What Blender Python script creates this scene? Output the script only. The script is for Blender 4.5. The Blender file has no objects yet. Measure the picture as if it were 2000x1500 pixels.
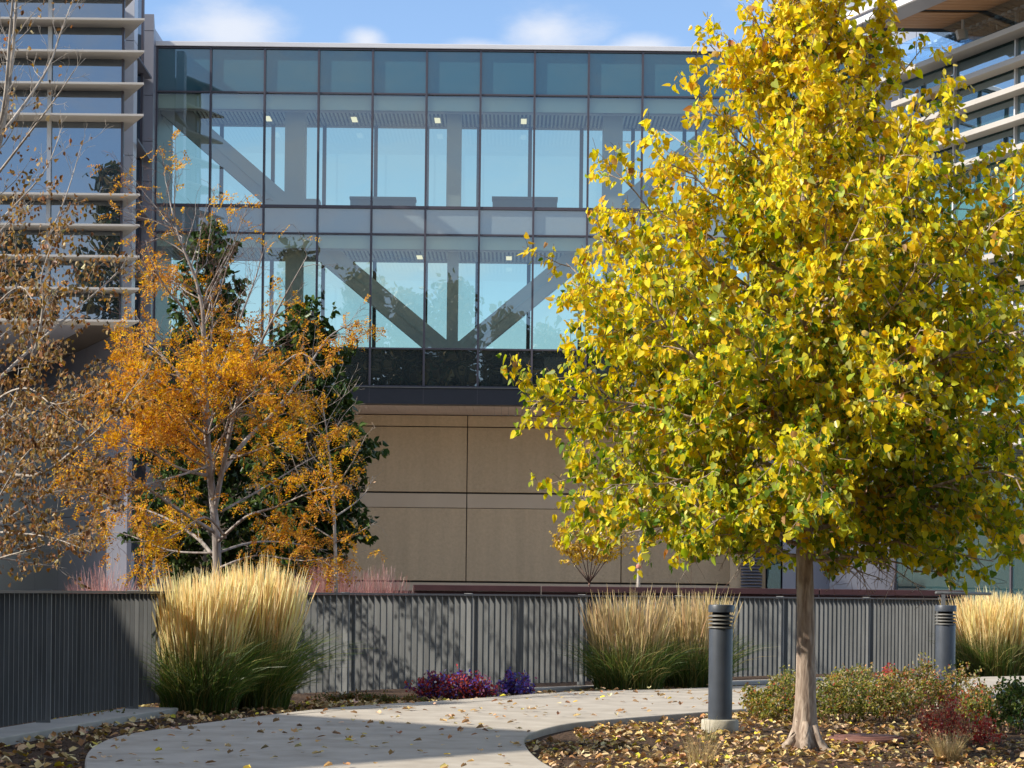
import bpy, math, random
import numpy as np
from mathutils import Vector, Matrix, geometry
R = math.radians
sc = bpy.context.scene
COL = sc.collection
rng = np.random.default_rng(7)
random.seed(7)

# ------------------------------------------------------------------ camera model
F = 4200.0; CX = 1000.0; YH = 1155.0; ROLL = R(0.62); CAMZ = 1.08
cr, sr = math.cos(ROLL), math.sin(ROLL)
def uv(x, y):
    dx, dy = x - CX, y - YH
    return dx*cr + dy*sr, -dx*sr + dy*cr
def P(x, y, D):
    u, v = uv(x, y)
    return Vector((u/F*D, D, CAMZ - v/F*D))
def G(x, y, z=0.0):
    u, v = uv(x, y)
    D = (CAMZ - z)*F/v
    return Vector((u/F*D, D, z))

cam = bpy.data.cameras.new('camera')
cam.sensor_width = 36; cam.lens = F/2000*36
cam.shift_x = 0; cam.shift_y = (YH-750)/2000
cam.clip_start = 0.1; cam.clip_end = 3000
co = bpy.data.objects.new('camera', cam); COL.objects.link(co)
co.matrix_world = Matrix.Translation((0, 0, CAMZ)) @ Matrix.Rotation(-ROLL, 4, 'Y') @ Matrix.Rotation(R(90), 4, 'X')
sc.camera = co

# ------------------------------------------------------------------ object helpers
def tag(o, label=None, cat=None, group=None, kind=None):
    if label: o['label'] = label
    if cat: o['category'] = cat
    if group: o['group'] = group
    if kind: o['kind'] = kind
    return o
def thing(name, label, cat, loc=(0, 0, 0), group=None):
    o = bpy.data.objects.new(name, None); COL.objects.link(o)
    o.location = loc; o.empty_display_size = .2
    return tag(o, label, cat, group)
def link(name, me, mat, parent=None, smooth=False):
    if mat: me.materials.append(mat)
    if smooth: me.polygons.foreach_set('use_smooth', [True]*len(me.polygons))
    o = bpy.data.objects.new(name, me); COL.objects.link(o)
    if parent:
        o.parent = parent
        m = Matrix.Identity(4); q = parent
        off = Vector((0, 0, 0))
        while q: off += q.location; q = q.parent
        o.location = -off
    return o
class MB:
    def __init__(s): s.v = []; s.f = []; s.c = None
    def add(s, vs, fs):
        b = len(s.v); s.v += [tuple(p) for p in vs]; s.f += [tuple(b+i for i in f) for f in fs]; return s
    def box(s, a, b):
        (x0, y0, z0), (x1, y1, z1) = a, b
        return s.add([(x0,y0,z0),(x1,y0,z0),(x1,y1,z0),(x0,y1,z0),(x0,y0,z1),(x1,y0,z1),(x1,y1,z1),(x0,y1,z1)],
                     [(0,3,2,1),(4,5,6,7),(0,1,5,4),(1,2,6,5),(2,3,7,6),(3,0,4,7)])
    def obox(s, o, ex, ey, ez):           # oriented box: corner + three edge vectors
        o, ex, ey, ez = map(Vector, (o, ex, ey, ez))
        vs = [o, o+ex, o+ex+ey, o+ey]; vs += [p+ez for p in vs]
        return s.add(vs, [(0,3,2,1),(4,5,6,7),(0,1,5,4),(1,2,6,5),(2,3,7,6),(3,0,4,7)])
    def prism(s, poly, z0, z1):           # poly of (x,y), concave allowed
        n = len(poly)
        area = sum(poly[i][0]*poly[(i+1)%n][1]-poly[(i+1)%n][0]*poly[i][1] for i in range(n))
        if area < 0: poly = poly[::-1]
        tris = geometry.tessellate_polygon([[Vector((p[0], p[1], 0)) for p in poly]])
        vs = [(p[0], p[1], z0) for p in poly] + [(p[0], p[1], z1) for p in poly]
        fs = []
        for t in tris:
            a, b, c = [Vector(poly[i]) for i in t]
            if (b-a).cross(c-a) < 0: t = (t[0], t[2], t[1])
            fs.append(tuple(i+n for i in t)); fs.append((t[2], t[1], t[0]))
        fs += [(i, (i+1) % n, (i+1) % n+n, i+n) for i in range(n)]
        return s.add(vs, fs)
    def tube(s, pts, rad, n=6, cap=True):
        pts = [Vector(p) for p in pts]; k = len(pts)
        ref = Vector((0.31, 0.17, 0.93)).normalized()
        vs = []
        for i, p in enumerate(pts):
            t = (pts[min(i+1, k-1)] - pts[max(i-1, 0)])
            if t.length < 1e-9: t = Vector((0, 0, 1))
            t.normalize()
            a = t.cross(ref)
            if a.length < .05: a = t.cross(Vector((1, 0, 0)))
            a.normalize(); b = t.cross(a)
            r = rad[i] if hasattr(rad, '__len__') else rad
            for j in range(n):
                w = 2*math.pi*j/n
                vs.append(p + (a*math.cos(w) + b*math.sin(w))*r)
        fs = [(i*n+j, i*n+(j+1) % n, (i+1)*n+(j+1) % n, (i+1)*n+j) for i in range(k-1) for j in range(n)]
        if cap and n > 3:
            fs += [tuple(range(n-1, -1, -1)), tuple((k-1)*n+j for j in range(n))]
        return s.add(vs, fs)
    def lathe(s, prof, c=(0, 0, 0), n=32):
        vs = []
        for r, z in prof:
            for j in range(n):
                w = 2*math.pi*j/n
                vs.append((c[0]+r*math.cos(w), c[1]+r*math.sin(w), c[2]+z))
        k = len(prof)
        fs = [(i*n+j, i*n+(j+1) % n, (i+1)*n+(j+1) % n, (i+1)*n+j) for i in range(k-1) for j in range(n)]
        fs += [tuple(range(n-1, -1, -1)), tuple((k-1)*n+j for j in range(n))]
        return s.add(vs, fs)
    def build(s, name, mat, parent=None, smooth=False, bevel=0):
        me = bpy.data.meshes.new(name); me.from_pydata(s.v, [], s.f); me.update()
        o = link(name, me, mat, parent, smooth)
        if bevel:
            m = o.modifiers.new('bevel', 'BEVEL'); m.width = bevel; m.segments = 2; m.limit_method = 'ANGLE'
        return o
def catmull(pts, n=8, closed=False):
    pts = [Vector(p) for p in pts]; out = []
    k = len(pts); rngk = range(k) if closed else range(k-1)
    for i in rngk:
        if closed: p0, p1, p2, p3 = pts[(i-1) % k], pts[i], pts[(i+1) % k], pts[(i+2) % k]
        else: p0, p1, p2, p3 = pts[max(i-1, 0)], pts[i], pts[i+1], pts[min(i+2, k-1)]
        for j in range(n):
            t = j/n
            out.append(.5*((2*p1)+(p2-p0)*t+(2*p0-5*p1+4*p2-p3)*t*t+(3*p1-p0-3*p2+p3)*t**3))
    if not closed: out.append(pts[-1])
    return out
def inpoly(x, y, poly):
    c = False; n = len(poly); j = n-1
    for i in range(n):
        xi, yi = poly[i][0], poly[i][1]; xj, yj = poly[j][0], poly[j][1]
        if (yi > y) != (yj > y) and x < (xj-xi)*(y-yi)/(yj-yi)+xi: c = not c
        j = i
    return c

# ------------------------------------------------------------------ materials
class NT:
    def __init__(s, name):
        s.m = bpy.data.materials.new(name); s.m.use_nodes = True
        s.t = s.m.node_tree; s.n = s.t.nodes; s.n.clear()
        s.out = s.n.new('ShaderNodeOutputMaterial')
    def new(s, t, **kw):
        x = s.n.new('ShaderNode'+t)
        for k, v in kw.items():
            if k in x.inputs.keys() if hasattr(x.inputs, 'keys') else False: x.inputs[k].default_value = v
            else: setattr(x, k, v)
        return x
    def L(s, a, b): s.t.links.new(a, b)
def rgba(c): return (c[0], c[1], c[2], 1)
def basic(name, c, rough=.6, var=.15, scale=4, bump=0, bscale=60, metal=0, spec=.4, c2=None, stretch=None, detail=6, orand=0, streak=0):
    k = NT(name)
    p = k.new('BsdfPrincipled'); p.inputs['Roughness'].default_value = rough
    p.inputs['Metallic'].default_value = metal; p.inputs['Specular IOR Level'].default_value = spec
    tc = k.new('TexCoord'); src = tc.outputs['Object']
    if stretch:
        mp = k.new('Mapping'); mp.inputs['Scale'].default_value = stretch
        k.L(src, mp.inputs[0]); src = mp.outputs[0]
    nz = k.new('TexNoise'); nz.inputs['Scale'].default_value = scale; nz.inputs['Detail'].default_value = detail
    nz.inputs['Roughness'].default_value = .62
    k.L(src, nz.inputs['Vector'])
    rp = k.new('ValToRGB')
    rp.color_ramp.elements[0].position = .3; rp.color_ramp.elements[1].position = .72
    a = c; b = c2 or tuple(min(1, x*(1+var)) for x in c)
    if not c2: a = tuple(x*(1-var) for x in c)
    rp.color_ramp.elements[0].color = rgba(a); rp.color_ramp.elements[1].color = rgba(b)
    k.L(nz.outputs['Fac'], rp.inputs[0]); colr = rp.outputs[0]
    if streak:
        m2 = k.new('Mapping'); m2.inputs['Scale'].default_value = (2.2, 2.2, .12); k.L(tc.outputs['Object'], m2.inputs[0])
        n3 = k.new('TexNoise'); n3.inputs['Scale'].default_value = 2.0; n3.inputs['Detail'].default_value = 7; k.L(m2.outputs[0], n3.inputs['Vector'])
        q = k.new('MapRange'); q.inputs['From Min'].default_value = .35; q.inputs['From Max'].default_value = .7
        q.inputs['To Min'].default_value = 1+streak*.4; q.inputs['To Max'].default_value = 1-streak; k.L(n3.outputs['Fac'], q.inputs['Value'])
        h = k.new('HueSaturation'); k.L(q.outputs[0], h.inputs['Value']); k.L(colr, h.inputs['Color']); colr = h.outputs[0]
    if orand:
        oi = k.new('ObjectInfo'); q = k.new('MapRange'); q.inputs['To Min'].default_value = 1-orand; q.inputs['To Max'].default_value = 1+orand
        k.L(oi.outputs['Random'], q.inputs['Value'])
        h = k.new('HueSaturation'); k.L(q.outputs[0], h.inputs['Value']); k.L(colr, h.inputs['Color']); colr = h.outputs[0]
    k.L(colr, p.inputs['Base Color'])
    if bump:
        n2 = k.new('TexNoise'); n2.inputs['Scale'].default_value = bscale; n2.inputs['Detail'].default_value = 5
        k.L(src, n2.inputs['Vector'])
        bp = k.new('Bump'); bp.inputs['Strength'].default_value = min(1, bump*30); bp.inputs['Distance'].default_value = bump
        k.L(n2.outputs['Fac'], bp.inputs['Height']); k.L(bp.outputs[0], p.inputs['Normal'])
    k.L(p.outputs[0], k.out.inputs[0])
    return k.m
def leafmat(name, trans=.4, gloss=.08, rough=.4):
    k = NT(name)
    at = k.new('Attribute'); at.attribute_name = 'Col'
    d = k.new('BsdfDiffuse'); t = k.new('BsdfTranslucent'); g = k.new('BsdfGlossy')
    g.inputs['Roughness'].default_value = rough; g.inputs['Color'].default_value = (1, 1, .95, 1)
    k.L(at.outputs['Color'], d.inputs[0])
    hs = k.new('HueSaturation'); hs.inputs['Saturation'].default_value = 1.15; hs.inputs['Value'].default_value = 1.1
    k.L(at.outputs['Color'], hs.inputs['Color']); k.L(hs.outputs[0], t.inputs[0])
    m = k.new('MixShader'); m.inputs[0].default_value = trans
    k.L(d.outputs[0], m.inputs[1]); k.L(t.outputs[0], m.inputs[2])
    fr = k.new('Fresnel'); fr.inputs['IOR'].default_value = 1.4
    mul = k.new('Math'); mul.operation = 'MULTIPLY'; mul.inputs[1].default_value = gloss*12
    k.L(fr.outputs[0], mul.inputs[0])
    m2 = k.new('MixShader'); k.L(mul.outputs[0], m2.inputs[0])
    k.L(m.outputs[0], m2.inputs[1]); k.L(g.outputs[0], m2.inputs[2]); k.L(m2.outputs[0], k.out.inputs[0])
    return k.m
def wavy_normal(k, strength, scale=.55):
    tc = k.new('TexCoord')
    nz = k.new('TexNoise'); nz.inputs['Scale'].default_value = scale; nz.inputs['Detail'].default_value = 2.5
    k.L(tc.outputs['Object'], nz.inputs['Vector'])
    bp = k.new('Bump'); bp.inputs['Strength'].default_value = 1; bp.inputs['Distance'].default_value = strength
    k.L(nz.outputs['Fac'], bp.inputs['Height'])
    return bp.outputs[0]
def glass(name, tint, refl, wave=.004, rtint=(.8, .92, 1)):
    k = NT(name)
    t = k.new('BsdfTransparent'); t.inputs[0].default_value = rgba(tint)
    g = k.new('BsdfGlossy'); g.inputs['Roughness'].default_value = .0; g.inputs['Color'].default_value = rgba(rtint)
    if wave: k.L(wavy_normal(k, wave), g.inputs['Normal'])
    lw = k.new('LayerWeight'); lw.inputs['Blend'].default_value = .35
    mr = k.new('MapRange'); mr.inputs['To Min'].default_value = refl; mr.inputs['To Max'].default_value = min(1, refl+.6)
    k.L(lw.outputs['Facing'], mr.inputs['Value'])
    # facing rises slowly away from head-on
    m = k.new('MixShader'); k.L(mr.outputs[0], m.inputs[0]); k.L(t.outputs[0], m.inputs[1]); k.L(g.outputs[0], m.inputs[2])
    k.L(m.outputs[0], k.out.inputs[0]); return k.m
def opaque_glass(name, c, refl, wave=.004, rtint=(.8, .92, 1)):
    k = NT(name)
    d = k.new('BsdfDiffuse'); d.inputs[0].default_value = rgba(c)
    g = k.new('BsdfGlossy'); g.inputs['Roughness'].default_value = .0; g.inputs['Color'].default_value = rgba(rtint)
    if wave: k.L(wavy_normal(k, wave), g.inputs['Normal'])
    lw = k.new('LayerWeight'); lw.inputs['Blend'].default_value = .35
    mr = k.new('MapRange'); mr.inputs['To Min'].default_value = refl; mr.inputs['To Max'].default_value = min(1, refl+.6)
    k.L(lw.outputs['Facing'], mr.inputs['Value'])
    m = k.new('MixShader'); k.L(mr.outputs[0], m.inputs[0]); k.L(d.outputs[0], m.inputs[1]); k.L(g.outputs[0], m.inputs[2])
    k.L(m.outputs[0], k.out.inputs[0]); return k.m
def emis(name, c, s):
    k = NT(name); e = k.new('Emission'); e.inputs[0].default_value = rgba(c); e.inputs[1].default_value = s
    k.L(e.outputs[0], k.out.inputs[0]); return k.m
def bark(name, c1, c2, c3, vs=18, bump=.012):
    k = NT(name)
    p = k.new('BsdfPrincipled'); p.inputs['Roughness'].default_value = .85; p.inputs['Specular IOR Level'].default_value = .2
    tc = k.new('TexCoord'); mp = k.new('Mapping'); mp.inputs['Scale'].default_value = (1, 1, .22)
    k.L(tc.outputs['Object'], mp.inputs[0])
    n1 = k.new('TexNoise'); n1.inputs['Scale'].default_value = vs*1.6; n1.inputs['Detail'].default_value = 8; n1.inputs['Distortion'].default_value = .6
    n2 = k.new('TexNoise'); n2.inputs['Scale'].default_value = 3.5; n2.inputs['Detail'].default_value = 4
    k.L(mp.outputs[0], n1.inputs['Vector']); k.L(tc.outputs['Object'], n2.inputs['Vector'])
    rp = k.new('ValToRGB'); rp.color_ramp.elements[0].position = .36; rp.color_ramp.elements[1].position = .66
    rp.color_ramp.elements[0].color = rgba(c1); rp.color_ramp.elements[1].color = rgba(c2)
    k.L(n1.outputs['Fac'], rp.inputs[0])
    mx = k.new('MixRGB'); mx.inputs[2].default_value = rgba(c3); 
    r2 = k.new('ValToRGB'); r2.color_ramp.elements[0].position = .5; r2.color_ramp.elements[1].position = .75
    r2.color_ramp.elements[1].color = (.6, .6, .6, 1)
    k.L(n2.outputs['Fac'], r2.inputs[0]); k.L(r2.outputs[0], mx.inputs[0]); k.L(rp.outputs[0], mx.inputs[1])
    k.L(mx.outputs[0], p.inputs['Base Color'])
    bp = k.new('Bump'); bp.inputs['Strength'].default_value = .8; bp.inputs['Distance'].default_value = bump
    k.L(n1.outputs['Fac'], bp.inputs['Height']); k.L(bp.outputs[0], p.inputs['Normal'])
    k.L(p.outputs[0], k.out.inputs[0]); return k.m

M = {}
M['path'] = basic('path_concrete', (.345, .30, .24), .85, scale=2.6, bump=.004, bscale=90, c2=(.51, .46, .38), detail=14, spec=.2)
M['kerb'] = basic('kerb_concrete', (.34, .32, .28), .85, scale=2.5, bump=.003, bscale=90, c2=(.45, .42, .37), detail=9, spec=.2)
M['mulch'] = basic('mulch_soil', (.05, .032, .022), .95, scale=22, bump=.03, bscale=40, c2=(.13, .085, .055), spec=.1, detail=9)
M['fence'] = basic('fence_metal', (.118, .121, .118), .5, var=.28, scale=5, spec=.4, stretch=(1, 1, .25), detail=10, streak=.15)
M['fence_post'] = basic('fence_post_metal', (.165, .168, .163), .5, var=.1, scale=3, spec=.4)
M['rail'] = basic('fence_rail_metal', (.10, .085, .08), .5, var=.15, scale=3)
M['maroon'] = basic('maroon_steel', (.075, .034, .035), .55, var=.2, scale=2, spec=.3)
M['panel'] = basic('metal_panel', (.27, .27, .31), .4, var=.06, scale=.4, spec=.5, orand=.06)
M['panel_dark'] = basic('metal_panel_dark', (.15, .15, .18), .45, var=.06, scale=.4, spec=.4, orand=.06)
M['panel_light'] = basic('metal_panel_light', (.62, .63, .68), .35, var=.04, scale=.4, spec=.5)
M['louver'] = basic('louver_metal', (.47, .435, .39), .5, var=.06, scale=1, spec=.4)
M['coping'] = basic('coping_metal', (.72, .70, .70), .45, var=.05, scale=.5)
M['stucco'] = basic('tan_stucco', (.545, .405, .26), .95, scale=11, bump=.02, bscale=22, c2=(.635, .475, .31), detail=12, spec=.1, orand=.06, streak=.07)
M['stucco_smooth'] = basic('tan_smooth', (.60, .47, .34), .9, scale=.9, bump=.003, bscale=30, c2=(.66, .525, .39), spec=.1)
M['bounce_sheet'] = basic('bounce_sheet_pale', (.60, .55, .47), .85, scale=.6, c2=(.68, .63, .55), spec=.2)  # pale colour for the added sheet that reflects sun upward
M['joint'] = basic('joint_dark', (.06, .05, .04), .9)
M['soffit_dark'] = basic('soffit_brown', (.085, .068, .055), .7, var=.1)
M['band'] = basic('dark_band', (.016, .017, .024), .4, spec=.5)
M['soffit'] = basic('tan_soffit', (.62, .47, .38), .7, var=.08, scale=1)
M['mullion'] = basic('mullion_metal', (.075, .065, .08), .4, var=.05, spec=.5)
M['white_mullion'] = basic('white_mullion', (.62, .62, .62), .4, var=.04)
M['interior'] = basic('interior_paint', (.66, .62, .66), .7, var=.04, scale=.6)
M['bulkhead'] = basic('bulkhead_paint', (.74, .78, .76), .7, var=.03, scale=.6)
M['bench'] = basic('bench_paint', (.22, .22, .22), .7, var=.05)
M['lamp'] = emis('lamp_glow', (1, .86, .6), .8)
M['bollard'] = basic('bollard_paint', (.058, .068, .084), .42, var=.18, scale=5, spec=.45)
M['bollard_dark'] = basic('bollard_core', (.012, .012, .014), .5)
M['bollard_fin'] = basic('bollard_fin', (.16, .155, .14), .45, var=.15, scale=8)
M['footing'] = basic('footing_concrete', (.42, .38, .29), .9, scale=14, bump=.006, bscale=60, c2=(.58, .54, .44), spec=.15, detail=9)
M['rust'] = basic('rust_lid', (.13, .055, .04), .7, scale=12, c2=(.22, .10, .075), bump=.004, bscale=80)
M['wood'] = basic('wood_soffit', (.30, .16, .075), .6, scale=3, c2=(.42, .24, .12), stretch=(.3, 6, 6))
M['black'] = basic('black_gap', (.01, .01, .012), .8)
M['bark'] = bark('linden_bark', (.22, .16, .12), (.52, .42, .33), (.42, .32, .25))
M['bark_pale'] = bark('pale_bark', (.26, .22, .18), (.56, .50, .43), (.42, .36, .30), 10, .006)
M['bark_grey'] = bark('grey_bark', (.20, .17, .15), (.46, .41, .37), (.34, .29, .25), 10, .006)
M['twig'] = basic('twig_brown', (.16, .09, .065), .8, var=.3, scale=8)
M['twig_pale'] = basic('twig_pale', (.42, .36, .29), .8, var=.25, scale=8)
M['leaf'] = leafmat('leaf', .48, .014, .45)
M['leaf_matte'] = leafmat('leaf_matte', .45, .0, .6)
M['leaf_dry'] = leafmat('leaf_dry', .3, .004, .55)
M['leaf_dark'] = leafmat('leaf_dark', .3, .007, .5)
M['grass'] = leafmat('grass', .4, .008, .5)
M['litter'] = leafmat('litter', .15, .012, .5)
M['glass'] = glass('vision_glass', (.71, .81, .71), .18, .004, (.80, .87, .92))
M['glass_back'] = glass('back_glass', (.82, .90, .84), .08, wave=0)
M['spandrel'] = opaque_glass('spandrel_glass', (.035, .105, .13), .14, .004, (.78, .87, .9))
M['spandrel_mid'] = opaque_glass('spandrel_mid_glass', (.20, .26, .28), .19, .004, (.86, .87, .86))
M['spandrel_low'] = opaque_glass('spandrel_low_glass', (.030, .040, .042), .19, .007, (.85, .9, .92))
M['glass_left'] = opaque_glass('left_glass', (.03, .045, .06), .26, .006, (.80, .9, 1))
M['glass_right'] = opaque_glass('right_glass', (.035, .075, .08), .22, .004)
M['glass_green'] = opaque_glass('green_glass', (.05, .16, .125), .10, .002)
M['glass_rail'] = glass('rail_glass', (.80, .9, .97), .12, 0)

# ------------------------------------------------------------------ leaf mesh builder
T_LINDEN = (np.array([(0,0,0),(.26,-.06,.05),(.47,.18,.09),(.44,.5,.05),(.22,.84,-.05),(0,1.08,-.16),
                      (-.26,-.06,.05),(-.47,.18,.09),(-.44,.5,.05),(-.22,.84,-.05)], float),
            [(0,1,2,3,4,5),(0,5,9,8,7,6)])
T_FOLD = (np.array([(0,0,0),(.3,.35,.12),(.22,.75,.06),(0,1,-.12),(-.3,.35,.12),(-.22,.75,.06)], float),
          [(0,1,2,3),(0,3,5,4)])
T_SMALL = (np.array([(0,0,0),(.26,.5,.05),(0,1,0),(-.26,.5,.05)], float), [(0,1,2,3)])
T_LITTER = (np.array([(0,0,0),(.36,.3,.13),(.30,.68,.20),(.02,1,.05),(-.34,.3,.11),(-.24,.7,.22)], float),
          [(0,1,2,3),(0,3,5,4)])
T_CURL = (np.array([(0,0,0),(.34,.3,.22),(.28,.68,.30),(.02,1,.12),(-.34,.3,.2),(-.22,.7,.34)], float),
          [(0,1,2,3),(0,3,5,4)])
def norm(a): return a/np.maximum(np.linalg.norm(a, axis=-1, keepdims=True), 1e-9)
def leaves(name, pos, axis, nrm, size, col, tmpl, mat, parent=None):
    pos = np.asarray(pos, float); n = len(pos)
    axis = norm(np.asarray(axis, float)); nrm = np.asarray(nrm, float)
    side = norm(np.cross(axis, nrm)); nrm = np.cross(side, axis)
    tv, tf = tmpl; k = len(tv)
    sz = np.broadcast_to(np.asarray(size, float), (n,)).reshape(n, 1, 1)
    wv = rng.uniform(.62, 1.12, (n, 1, 1)); hv = rng.uniform(.2, 2.4, (n, 1, 1))
    v = pos[:, None, :] + sz*(wv*tv[None, :, 0:1]*side[:, None, :] + tv[None, :, 1:2]*axis[:, None, :] + hv*tv[None, :, 2:3]*nrm[:, None, :])
    me = bpy.data.meshes.new(name)
    me.vertices.add(n*k); me.vertices.foreach_set('co', v.reshape(-1).astype(np.float32))
    base = np.concatenate([np.array(f) for f in tf]); nl = len(base)
    idx = (np.arange(n)[:, None]*k + base[None, :]).reshape(-1)
    me.loops.add(len(idx)); me.loops.foreach_set('vertex_index', idx.astype(np.int32))
    ls = np.cumsum([0]+[len(f) for f in tf])[:-1]
    starts = (np.arange(n)[:, None]*nl + ls[None, :]).reshape(-1)
    me.polygons.add(len(starts)); me.polygons.foreach_set('loop_start', starts.astype(np.int32))
    me.update(calc_edges=True); me.validate()
    ca = me.color_attributes.new('Col', 'FLOAT_COLOR', 'POINT')
    c = np.ones((n, k, 4), np.float32); c[:, :, :3] = np.asarray(col)[:, None, :]
    ca.data.foreach_set('color', c.reshape(-1))
    return link(name, me, mat, parent)
def ribbons(name, paths, widths, cols, mat, parent=None, fac=None):
    # paths (N,K,3), widths (N,K), cols (N,K,3): flat tapered strips facing fac
    paths = np.asarray(paths, float); N, K, _ = paths.shape
    t = norm(np.gradient(paths, axis=1))
    if fac is None:
        a = rng.uniform(0, 2*np.pi, N); fac = np.stack([np.cos(a), np.sin(a), 0*a], 1)
    s = norm(np.cross(t, np.broadcast_to(fac[:, None, :], t.shape)))
    w = np.asarray(widths)[:, :, None]*.5
    v = np.stack([paths - s*w, paths + s*w], 2).reshape(N, K*2, 3)
    me = bpy.data.meshes.new(name)
    me.vertices.add(N*K*2); me.vertices.foreach_set('co', v.reshape(-1).astype(np.float32))
    q = np.array([(2*i, 2*i+1, 2*i+3, 2*i+2) for i in range(K-1)]).reshape(-1)
    idx = (np.arange(N)[:, None]*(2*K)+q[None]).reshape(-1)
    me.loops.add(len(idx)); me.loops.foreach_set('vertex_index', idx.astype(np.int32))
    me.polygons.add(N*(K-1)); me.polygons.foreach_set('loop_start', (np.arange(N*(K-1))*4).astype(np.int32))
    me.update(calc_edges=True); me.validate()
    ca = me.color_attributes.new('Col', 'FLOAT_COLOR', 'POINT')
    c = np.ones((N, K, 2, 4), np.float32); c[..., :3] = np.asarray(cols)[:, :, None, :]
    ca.data.foreach_set('color', c.reshape(-1))
    return link(name, me, mat, parent)
def pick(n, pal, w, jit=.12):
    pal = np.array(pal, float); w = np.array(w, float); w = w/w.sum()
    c = pal[rng.choice(len(pal), n, p=w)]
    return np.clip(c*(1+rng.normal(0, jit, (n, 1)))*(1+rng.normal(0, jit*.4, (n, 3))), .004, .9)

# ------------------------------------------------------------------ world and sun
SUN_AZ, SUN_EL = 14.0, 36.0            # azimuth: degrees in front of due left
sd = Vector((-math.cos(R(SUN_AZ))*math.cos(R(SUN_EL)), -math.sin(R(SUN_AZ))*math.cos(R(SUN_EL)), math.sin(R(SUN_EL))))
w = bpy.data.worlds.new('World'); sc.world = w; w.use_nodes = True
nt = w.node_tree; nt.nodes.clear()
wo = nt.nodes.new('ShaderNodeOutputWorld'); bg = nt.nodes.new('ShaderNodeBackground')
sky = nt.nodes.new('ShaderNodeTexSky'); sky.sky_type = 'NISHITA'; sky.sun_disc = False
sky.sun_elevation = R(SUN_EL); sky.sun_rotation = R(270-SUN_AZ); sky.altitude = 1600
sky.air_density = 1.0; sky.dust_density = .6; sky.ozone_density = 2.0
tc = nt.nodes.new('ShaderNodeTexCoord')
mp = nt.nodes.new('ShaderNodeMapping'); mp.inputs['Scale'].default_value = (1, 1, 2.2)
nt.links.new(tc.outputs['Generated'], mp.inputs[0])
n1 = nt.nodes.new('ShaderNodeTexNoise'); n1.inputs['Scale'].default_value = 9; n1.inputs['Detail'].default_value = 9; n1.inputs['Roughness'].default_value = .58
nt.links.new(mp.outputs[0], n1.inputs['Vector'])
def cloud(px, py, rx, ry):
    # soft mass of cloud around one sky direction
    u, v = uv(px, py); d = Vector((u, F, -v)).normalized()
    sub = nt.nodes.new('ShaderNodeVectorMath'); sub.operation = 'SUBTRACT'; sub.inputs[1].default_value = d
    nt.links.new(tc.outputs['Generated'], sub.inputs[0])
    ml = nt.nodes.new('ShaderNodeVectorMath'); ml.operation = 'MULTIPLY'; ml.inputs[1].default_value = (F/rx, F/rx*.3, F/ry)
    nt.links.new(sub.outputs[0], ml.inputs[0])
    ln = nt.nodes.new('ShaderNodeVectorMath'); ln.operation = 'LENGTH'; nt.links.new(ml.outputs[0], ln.inputs[0])
    mr = nt.nodes.new('ShaderNodeMapRange'); mr.inputs['From Min'].default_value = 0; mr.inputs['From Max'].default_value = 1.5
    mr.inputs['To Min'].default_value = 1.0; mr.inputs['To Max'].default_value = 0
    nt.links.new(ln.outputs['Value'], mr.inputs['Value']); return mr.outputs[0]
def mth(op, a, b):
    x = nt.nodes.new('ShaderNodeMath'); x.operation = op
    for i, q in enumerate((a, b)):
        if isinstance(q, (int, float)): x.inputs[i].default_value = q
        else: nt.links.new(q, x.inputs[i])
    return x.outputs[0]
c_all = None
for args in [(450, 60, 120, 62), (1060, 62, 140, 70), (940, 95, 90, 30), (1250, 92, 80, 26), (715, 80, 50, 30), (640, 480, 300, 90)]:
    c = cloud(*args); c_all = c if c_all is None else mth('MAXIMUM', c_all, c)
sep = nt.nodes.new('ShaderNodeSeparateXYZ'); nt.links.new(tc.outputs['Generated'], sep.inputs[0])
def ramp(src, a, b, lo, hi):
    q = nt.nodes.new('ShaderNodeMapRange'); q.inputs['From Min'].default_value = a; q.inputs['From Max'].default_value = b
    q.inputs['To Min'].default_value = lo; q.inputs['To Max'].default_value = hi; nt.links.new(src, q.inputs['Value']); return q.outputs[0]
# broken cloud added overhead and behind the viewer to whiten the fill light
c_all = mth('MAXIMUM', c_all, ramp(sep.outputs['Z'], .34, .62, 0, .56))
c_all = mth('MAXIMUM', c_all, ramp(sep.outputs['Y'], -.05, -.75, 0, .5))
tot = mth('ADD', mth('MULTIPLY', n1.outputs['Fac'], 2.0), c_all)
rp = nt.nodes.new('ShaderNodeValToRGB'); rp.color_ramp.interpolation = 'EASE'
rp.color_ramp.elements[0].position = .60; rp.color_ramp.elements[1].position = .97
nt.links.new(mth('MULTIPLY', tot, .5), rp.inputs[0])
mx = nt.nodes.new('ShaderNodeMixRGB'); mx.inputs[2].default_value = (4.0, 4.15, 4.5, 1)
sca = mth('MULTIPLY', rp.outputs[0], .85)
nt.links.new(sca, mx.inputs[0]); nt.links.new(sky.outputs[0], mx.inputs[1])
nt.links.new(mx.outputs[0], bg.inputs[0]); bg.inputs[1].default_value = .14
nt.links.new(bg.outputs[0], wo.inputs[0])
sl = bpy.data.lights.new('sun', 'SUN'); sl.energy = 4.2; sl.angle = R(.53); sl.color = (1, .93, .82)
so = bpy.data.objects.new('sun', sl); COL.objects.link(so)
so.rotation_euler = (-sd).to_track_quat('-Z', 'Y').to_euler(); so.location = sd*50

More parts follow.
